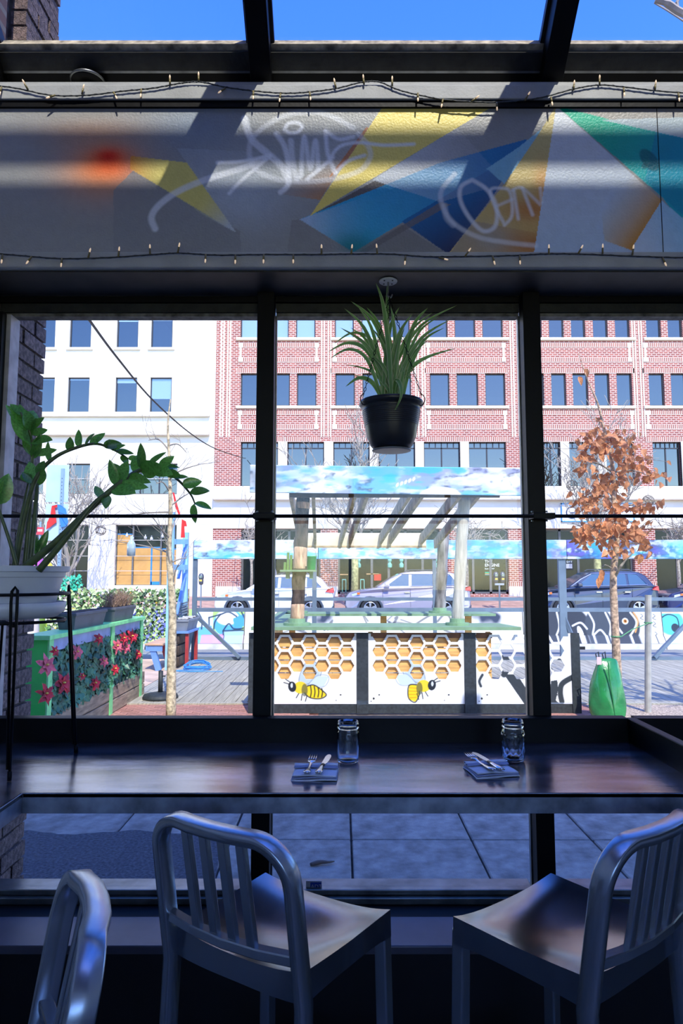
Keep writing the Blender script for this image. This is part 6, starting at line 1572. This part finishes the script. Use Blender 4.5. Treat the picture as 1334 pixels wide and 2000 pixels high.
for s_ in (-1, 1):
    lt = MB()
    for k in range(22):
        y = 5.95+k*.13; z0, z1 = .3, .85; y2 = y+s_*.5
        lt.bar((FX+.0, min(max(y, 6.05), 8.68), z0), (FX+.0, min(max(y2, 6.05), 8.68), z1), .006, .014)
    lt.build('lattice', mat('tan_lattice', (170, 140, 105), .8) if s_ < 0 else bpy.data.materials['tan_lattice'], fn)
def leaf_cloud(name, n, gen, size, m, parent, seed, mul=1.):
    rg = random.Random(seed); mb = MB()
    for i in range(n):
        p, nrm = gen(rg); s_ = size*rg.uniform(.7, 1.25)
        d = Vector((rg.uniform(-1, 1), rg.uniform(-1, 1), rg.uniform(-1, .6))); d = (d-nrm*d.dot(nrm)*.7).normalized()
        Mx = aim(d, nrm+Vector((rg.uniform(-.5, .5), rg.uniform(-.5, .5), rg.uniform(-.5, .5))))
        sh_ = [(0, 0, 0), (.45, .25, .1), (.3, .55, .05), (0, 1, -.1), (-.3, .55, .05), (-.45, .25, .1)]
        mb.add([p+Mx @ (Vector(q)*s_) for q in sh_], [(0, 1, 2, 3), (0, 3, 4, 5)])
    return mb.build(name, m, parent, kind='stuff')
IVY = mat('dark_ivy_leaf', (58, 100, 76), .45, 0, .45, 5); IVY2 = mat('light_ivy_leaf', (120, 165, 96), .5, 0, .4, 3, rand=0)
leaf_cloud('ivy', 4200, lambda r: (Vector((FX+.02+r.uniform(0, .08), r.uniform(6.05, 8.68), r.uniform(.3, .85))), Vector((1, -.2, .2))), .075, IVY, fn, 2)
PET = mat('red_poinsettia_petal', (190, 36, 54), .6, 0, .3, 12); PET2 = mat('pink_poinsettia_petal', (224, 96, 112), .6, 0, .2, 12); STA = mat('flower_centre', (214, 190, 80), .6)
fm = leaf_mesh('petal', 1, .58, 5, .3, .35, .8, .8)
for i, (x, y, s_) in enumerate(((91, 1300, 1.2), (124, 1335, 1.25), (90, 1356, 1.1), (151, 1274, .9), (107, 1272, .6), (193, 1248, .8), (203, 1292, .8), (186, 1335, .95), (161, 1321, .5), (229, 1262, 1.05), (242, 1247, .9), (258, 1243, 1.15), (246, 1264, .95), (225, 1307, .8), (270, 1278, .8))):
    c_ = PX(x, y, FX+.14); fl_ = MB(); rg = random.Random(i); a0 = rg.uniform(0, 1); nrm = Vector((1, -.55, .25)).normalized()
    e = nrm.orthogonal().normalized(); e2 = nrm.cross(e)
    for ring_, (cnt_, L_, tilt) in enumerate(((6, .095, .25), (5, .065, .7))):
        for k in range(cnt_):
            a = a0+2*math.pi*k/cnt_+ring_*.5; d = (e*math.cos(a)+e2*math.sin(a)+nrm*tilt).normalized(); Mx = aim(d, nrm)
            vv = [c_+Mx @ (v.co*L_*.86*s_*rg.uniform(.8, 1.15)) for v in fm.vertices]; fl_.add(vv, [tuple(p.vertices) for p in fm.polygons])
    o = fl_.build('poinsettia', PET if i % 3 else PET2, fn)
    MB().lathe([(.004, 0), (.014*s_, .004), (.012*s_, .012), (.002, .016)], 8, c_+nrm*.01).build('flower_centre', STA, o)
leaf_cloud('leaf_clusters', 380, oakgen, .08, OL, oak, 77)
# planters on the fence rail
GPL = mat('grey_plastic_planter', (92, 94, 100), .55, 0, .1, 6)
def planter(x, y0, y1, z, w_, h, label, m=GPL, soil=True):
    t = thing('planter_box', (x, (y0+y1)/2, z), label, 'planter')
    a = [(x-w_*.38, y0+.03, z), (x+w_*.38, y0+.03, z), (x+w_*.38, y1-.03, z), (x-w_*.38, y1-.03, z)]; b = [(x-w_/2, y0, z+h*.82), (x+w_/2, y0, z+h*.82), (x+w_/2, y1, z+h*.82), (x-w_/2, y1, z+h*.82)]
    MB().prism(a, b).build('tub', m, t); MB().box(x-w_/2-.012, x+w_/2+.012, y0-.012, y1+.012, z+h*.80, z+h).build('rim', m, t, bevel=.006)
    MB().box(x-w_/2+.015, x+w_/2-.015, y0+.015, y1-.015, z+h*.98, z+h+.004).build('soil', SOIL, t)
    return t
planter(FX, 6.55, 7.40, .995, .19, .16, 'grey plastic trough planter on the green fence, empty of plants')
p2 = planter(FX, 7.68, 8.42, .995, .19, .16, 'grey plastic trough planter on the green fence holding dry grass')
dg = MB(); rg = random.Random(12)
for i in range(420):
    b = Vector((FX+rg.uniform(-.07, .07), rg.uniform(7.72, 8.4), 1.15)); L_ = rg.uniform(.1, .24); d = Vector((rg.uniform(-.6, .6), rg.uniform(-.6, .6), 1)).normalized()
    dg.tube([b, b+d*L_*.6, b+(d+Vector((rg.uniform(-.5, .5), rg.uniform(-.5, .5), -.1))).normalized()*L_], [.0022, .002, .001], 3, cap=False)
dg.build('dry_grass', mat('dry_brown_grass', (150, 122, 98), .9, 0, .25, 20), p2, kind='stuff')
# ------------------------------------------------------------------ ivy screen, bench, blue arch, umbrella base, cable, wall
YT = 12.8
sc_ = thing('ivy_screen', (-4.1, YT, .3), 'lattice screen covered in pale and dark artificial ivy', 'screen')
x0s, x1s = P(95, 1200, YT).x, P(364, 1200, YT).x
z0s, z1s = P(667, 1252, YT).z, P(667, 1150, YT).z
lt = MB()
for k in range(24):
    xa = x0s+k*(x1s-x0s)/23
    for s_ in (-1, 1):
        xb = xa+s_*(z1s-z0s)*.8; t_ = 1.
        if xb > x1s: t_ = (x1s-xa)/(xb-xa) if xb != xa else 1
        if xb < x0s: t_ = (x0s-xa)/(xb-xa)
        if t_ > .05: lt.bar((xa, YT, z0s), (xa+(xb-xa)*t_, YT, z0s+(z1s-z0s)*t_), .008, .02)
lt.build('lattice', bpy.data.materials['tan_lattice'], sc_)
for xx in (x0s, (x0s+x1s)/2, x1s): MB().box(xx-.03, xx+.03, YT+.02, YT+.07, -.004, z1s).build('post', TIM, sc_)
gen = lambda r: (Vector((r.uniform(x0s, x1s), YT-r.uniform(0, .1), z0s+(z1s-z0s)*r.random())), Vector((0, -1, .4)))
leaf_cloud('pale_leaves', 900, gen, .075, mat('pale_green_leaf', (168, 190, 128), .5, 0, .25, 2), sc_, 5); leaf_cloud('dark_leaves', 800, gen, .075, mat('deep_green_leaf', (74, 110, 54), .5, 0, .3, 2), sc_, 6)
leaf_cloud('white_leaves', 420, gen, .07, mat('white_green_leaf', (222, 226, 214), .6), sc_, 7); leaf_cloud('blue_blossoms', 160, lambda r: (Vector((r.uniform(x1s-1.0, x1s), YT-r.uniform(.05, .12), r.uniform(z0s, z0s+.6))), Vector((0, -1, .3))), .06, mat('violet_blossom', (130, 140, 220), .6), sc_, 8)
leaf_cloud('yellow_blossoms', 70, gen, .055, mat('yellow_blossom', (236, 200, 70), .6), sc_, 9)
leaf_cloud('teal_leaves', 110, lambda r: (Vector((r.uniform(P(118, 1150, YT).x, P(160, 1150, YT).x), YT-r.uniform(0, .1), r.uniform(z1s-.05, z1s+.25))), Vector((0, -1, .3))), .06, mat('teal_leaf', (60, 190, 150), .5), sc_, 10)
BLU = mat('sky_blue_paint', (110, 150, 214), .55, 0, .06, 5); RED = mat('barn_red_paint', (176, 58, 58), .55, 0, .1, 5); TOPB = mat('terracotta_table_top', (214, 170, 136), .7, 0, .08, 4); LBL = mat('pale_blue_post_paint', (150, 200, 232), .55, 0, .06, 5)
YN0, YN1 = 11.1, 12.15
zb4 = P(300, 1261, YN0).z; xa, xb = P(283, 1262, YN0).x, P(318, 1262, YN0).x
bn = thing('low_table', ((xa+xb)/2, 11.8, 0), 'low blue bench table with terracotta top and red brace', 'table')
MB().box(xa, xb, YN0, YN1, zb4, zb4+.03).build('table_top', TOPB, bn); MB().box(xa+.01, xb-.01, YN0+.005, YN0+.03, zb4-.09, zb4).build('apron', BLU, bn); MB().box(xa+.01, xa+.04, YN0, YN1-.02, zb4-.09, zb4).build('apron', BLU, bn)
sc2 = MB()
for k in range(14): sc2.box(xa+k*(xb-xa)/14, xa+(k+.5)*(xb-xa)/14, YN0-.004, YN0+.004, zb4-.012, zb4+.008)
sc2.build('scalloped_trim', PBLK, bn)
for (x, m, yy) in ((xa+.1, BLU, YN0+.05), (xa+.17, RED, YN0+.5), (xa+.1, BLU, YN1-.15), (xb-.24, RED, YN1-.15)): MB().bar((x, yy, zb4-.02), (x+.12, yy, 0), .09, .06, (0, 1, 0)).build('leg', m, bn)
ar = thing('blue_arch', (P(345, 1300, 11.2).x, 11.2, 0), 'pale blue wooden arch with cross boards and small red flags', 'arch')
for x, yd in ((331, 11.2), (360, 12.28)): MB().box(P(x, 1200, yd).x-.05, P(x, 1200, yd).x+.045, yd-.03, yd+.05, 0, P(x, 1000 if x == 331 else 1040, yd).z).build('post', LBL, ar)
for yy in (1058, 1108): MB().bar(P(329, yy, 11.14), P(366, yy, 12.26), .03, .09).build('cross_board', LBL, ar)
for (a, b) in (((348, 1130), (362, 1070)), ((345, 1200), (362, 1120))): MB().bar(P(*a, 11.9), P(*b, 12.2), .05, .03).build('diagonal', BLU, ar)
REDF = bpy.data.materials['red_flag_cloth']
for a in ([(337, 962), (340, 962), (346, 985), (352, 1004), (349, 1006), (342, 990)], [(330, 985), (336, 982), (334, 1000), (339, 1000), (336, 1002), (330, 992)], [(329, 1022), (333, 1018), (331, 1048), (326, 1050)], [(355, 1014), (363, 1018), (365, 1028), (360, 1028), (361, 1050), (353, 1050)]):
    A = [P(x, y, 11.12) for x, y in a]; MB().prism(A, [p+Vector((0, .01, 0)) for p in A]).build('flag', REDF, ar)
ub = G(313, 1362, .012); um = thing('umbrella_base', (ub.x, 8.55, .012), 'black round umbrella base with a short stub pole on the deck', 'umbrella base', local=True)
um.location = (P(313, 1362, 8.55).x, 8.55, .013)
MB().lathe([(.21, 0), (.215, .02), (.20, .05), (.08, .075), (.035, .08)], 32, fn=lambda r, z, a: r*(1+.015*math.sin(a*9))).build('disc', PBLK, um, smooth=True); MB().tube([(.0, 0, .06), (0, 0, .33)], .028, 14).build('stub_pole', PBLK, um, smooth=True); MB().tube([(.02, -.01, .27), (.06, -.02, .27)], .008, 8).build('clamp_screw', PBLK, um)
cc = P(380, 1300, 11.15); cab = MB(); rg = random.Random(2)
for k in range(6):
    r1, r2 = rg.uniform(.14, .22), rg.uniform(.12, .2)
    cab.tube([(cc.x+.05+rg.uniform(-.02, .02)+r1*math.cos(q*math.pi/10), 11.12+r2*math.sin(q*math.pi/10), .022+.012*k+.07*max(0, math.sin(q*math.pi/10))) for q in range(20)], .007, 5, closed=True)
cab.tube(smoothpath([(cc.x-.1, 11.05, .02), (cc.x-.25, 10.95, .02), (cc.x, 10.85, .02), (cc.x+.5, 10.9, .02)], 4), .007, 5)
tag(cab.build('coiled_cable', mat('sky_blue_cable', (70, 150, 225), .5)), 'coil of bright blue cable lying on the deck', 'cable')
pw0 = planter(P(358, 1215, 11.6).x, 11.4, 12.2, .60, .26, .19, 'grey trough planter with pale stones beside the blue arch', mat('slate_planter', (128, 134, 142), .6, 0, .1, 5))
st_ = MB(); rg = random.Random(3)
for k in range(40):
    q = (P(358, 1215, 11.6).x+rg.uniform(-.1, .1), rg.uniform(11.45, 12.15), .79); st_.lathe([(.005, -.01), (.025, 0), (.02, .018), (.004, .026)], 6, q)
st_.build('pebbles', mat('pale_pebbles', (190, 186, 178), .9), pw0, kind='stuff')
sd = thing('planter_stand', (P(358, 1215, 11.6).x, 11.6, 0), 'timber stand with red posts carrying the stone-filled trough', 'stand'); sxx = P(358, 1215, 11.6).x
MB().box(sxx-.14, sxx+.14, 11.38, 12.22, .565, .60).build('shelf', BLU, sd)
for y in (11.45, 12.15): MB().box(sxx+.08, sxx+.13, y-.03, y+.04, 0, .565).build('post', RED, sd)
for z in (.02, .2, .38): MB().box(sxx-.12, sxx-.02, 11.42, 12.18, z, z+.16).build('log', BARK, sd, bevel=.02)
bs = thing('slatted_seat', (P(358, 1195, 12.2).x, 12.25, 0), 'grey slatted seat back behind the stone-filled trough', 'bench')
for k in range(5): MB().bar(P(342, 1204-k*5, 12.2), P(366, 1196-k*5, 12.2), .03, .03).build('slat', STL, bs)
for x in (344, 364): q = P(x, 1190, 12.24); MB().box(q.x-.02, q.x+.02, 12.22, 12.26, 0, q.z+.05).build('leg', STL, bs)
# ice-cream figures behind the potted plant
for i, (x, y, col_, lb) in enumerate(((70, 1092, (214, 110, 200), 'purple and white ice cream figure behind the potted plant'), (92, 1110, (225, 205, 70), 'yellow ice cream figure behind the potted plant'))):
    yi = 13.4+.8*i; q = P(x, y, yi); ic = thing('ice_cream_figure', (q.x, yi, -.05), lb, 'ornament')
    MB().lathe([(.14, 0), (.12, .4), (.10, .9), (.13, q.z-.2)], 14, (q.x, yi, -.05)).build('stand', mat('figure_stand_%d' % i, (220, 210, 200) if i == 0 else (170, 200, 60), .5), ic, smooth=True)
    MB().lathe([(.02, 0), (.13, .02), (.16, .1), (.12, .2), (.14, .24), (.09, .34), (.01, .42)], 16, (q.x, yi, q.z-.25)).build('scoop', mat('figure_scoop_%d' % i, col_, .5), ic, smooth=True)
# small twig lying on the sidewalk
tw = G(625, 1690, 0); tg_ = MB().tube(smoothpath([(tw.x-.05, tw.y-.02, .012), (tw.x, tw.y, .016), (tw.x+.04, tw.y+.005, .014), (tw.x+.075, tw.y+.02, .012)], 4), [.008, .01, .011, .012, .011, .01, .009, .008, .007, .006, .005, .004, .003], 7)
tag(tg_.build('fallen_twig', mat('dry_twig', (120, 104, 92), .9), smooth=True), 'short dry twig lying on the shaded sidewalk', 'twig')
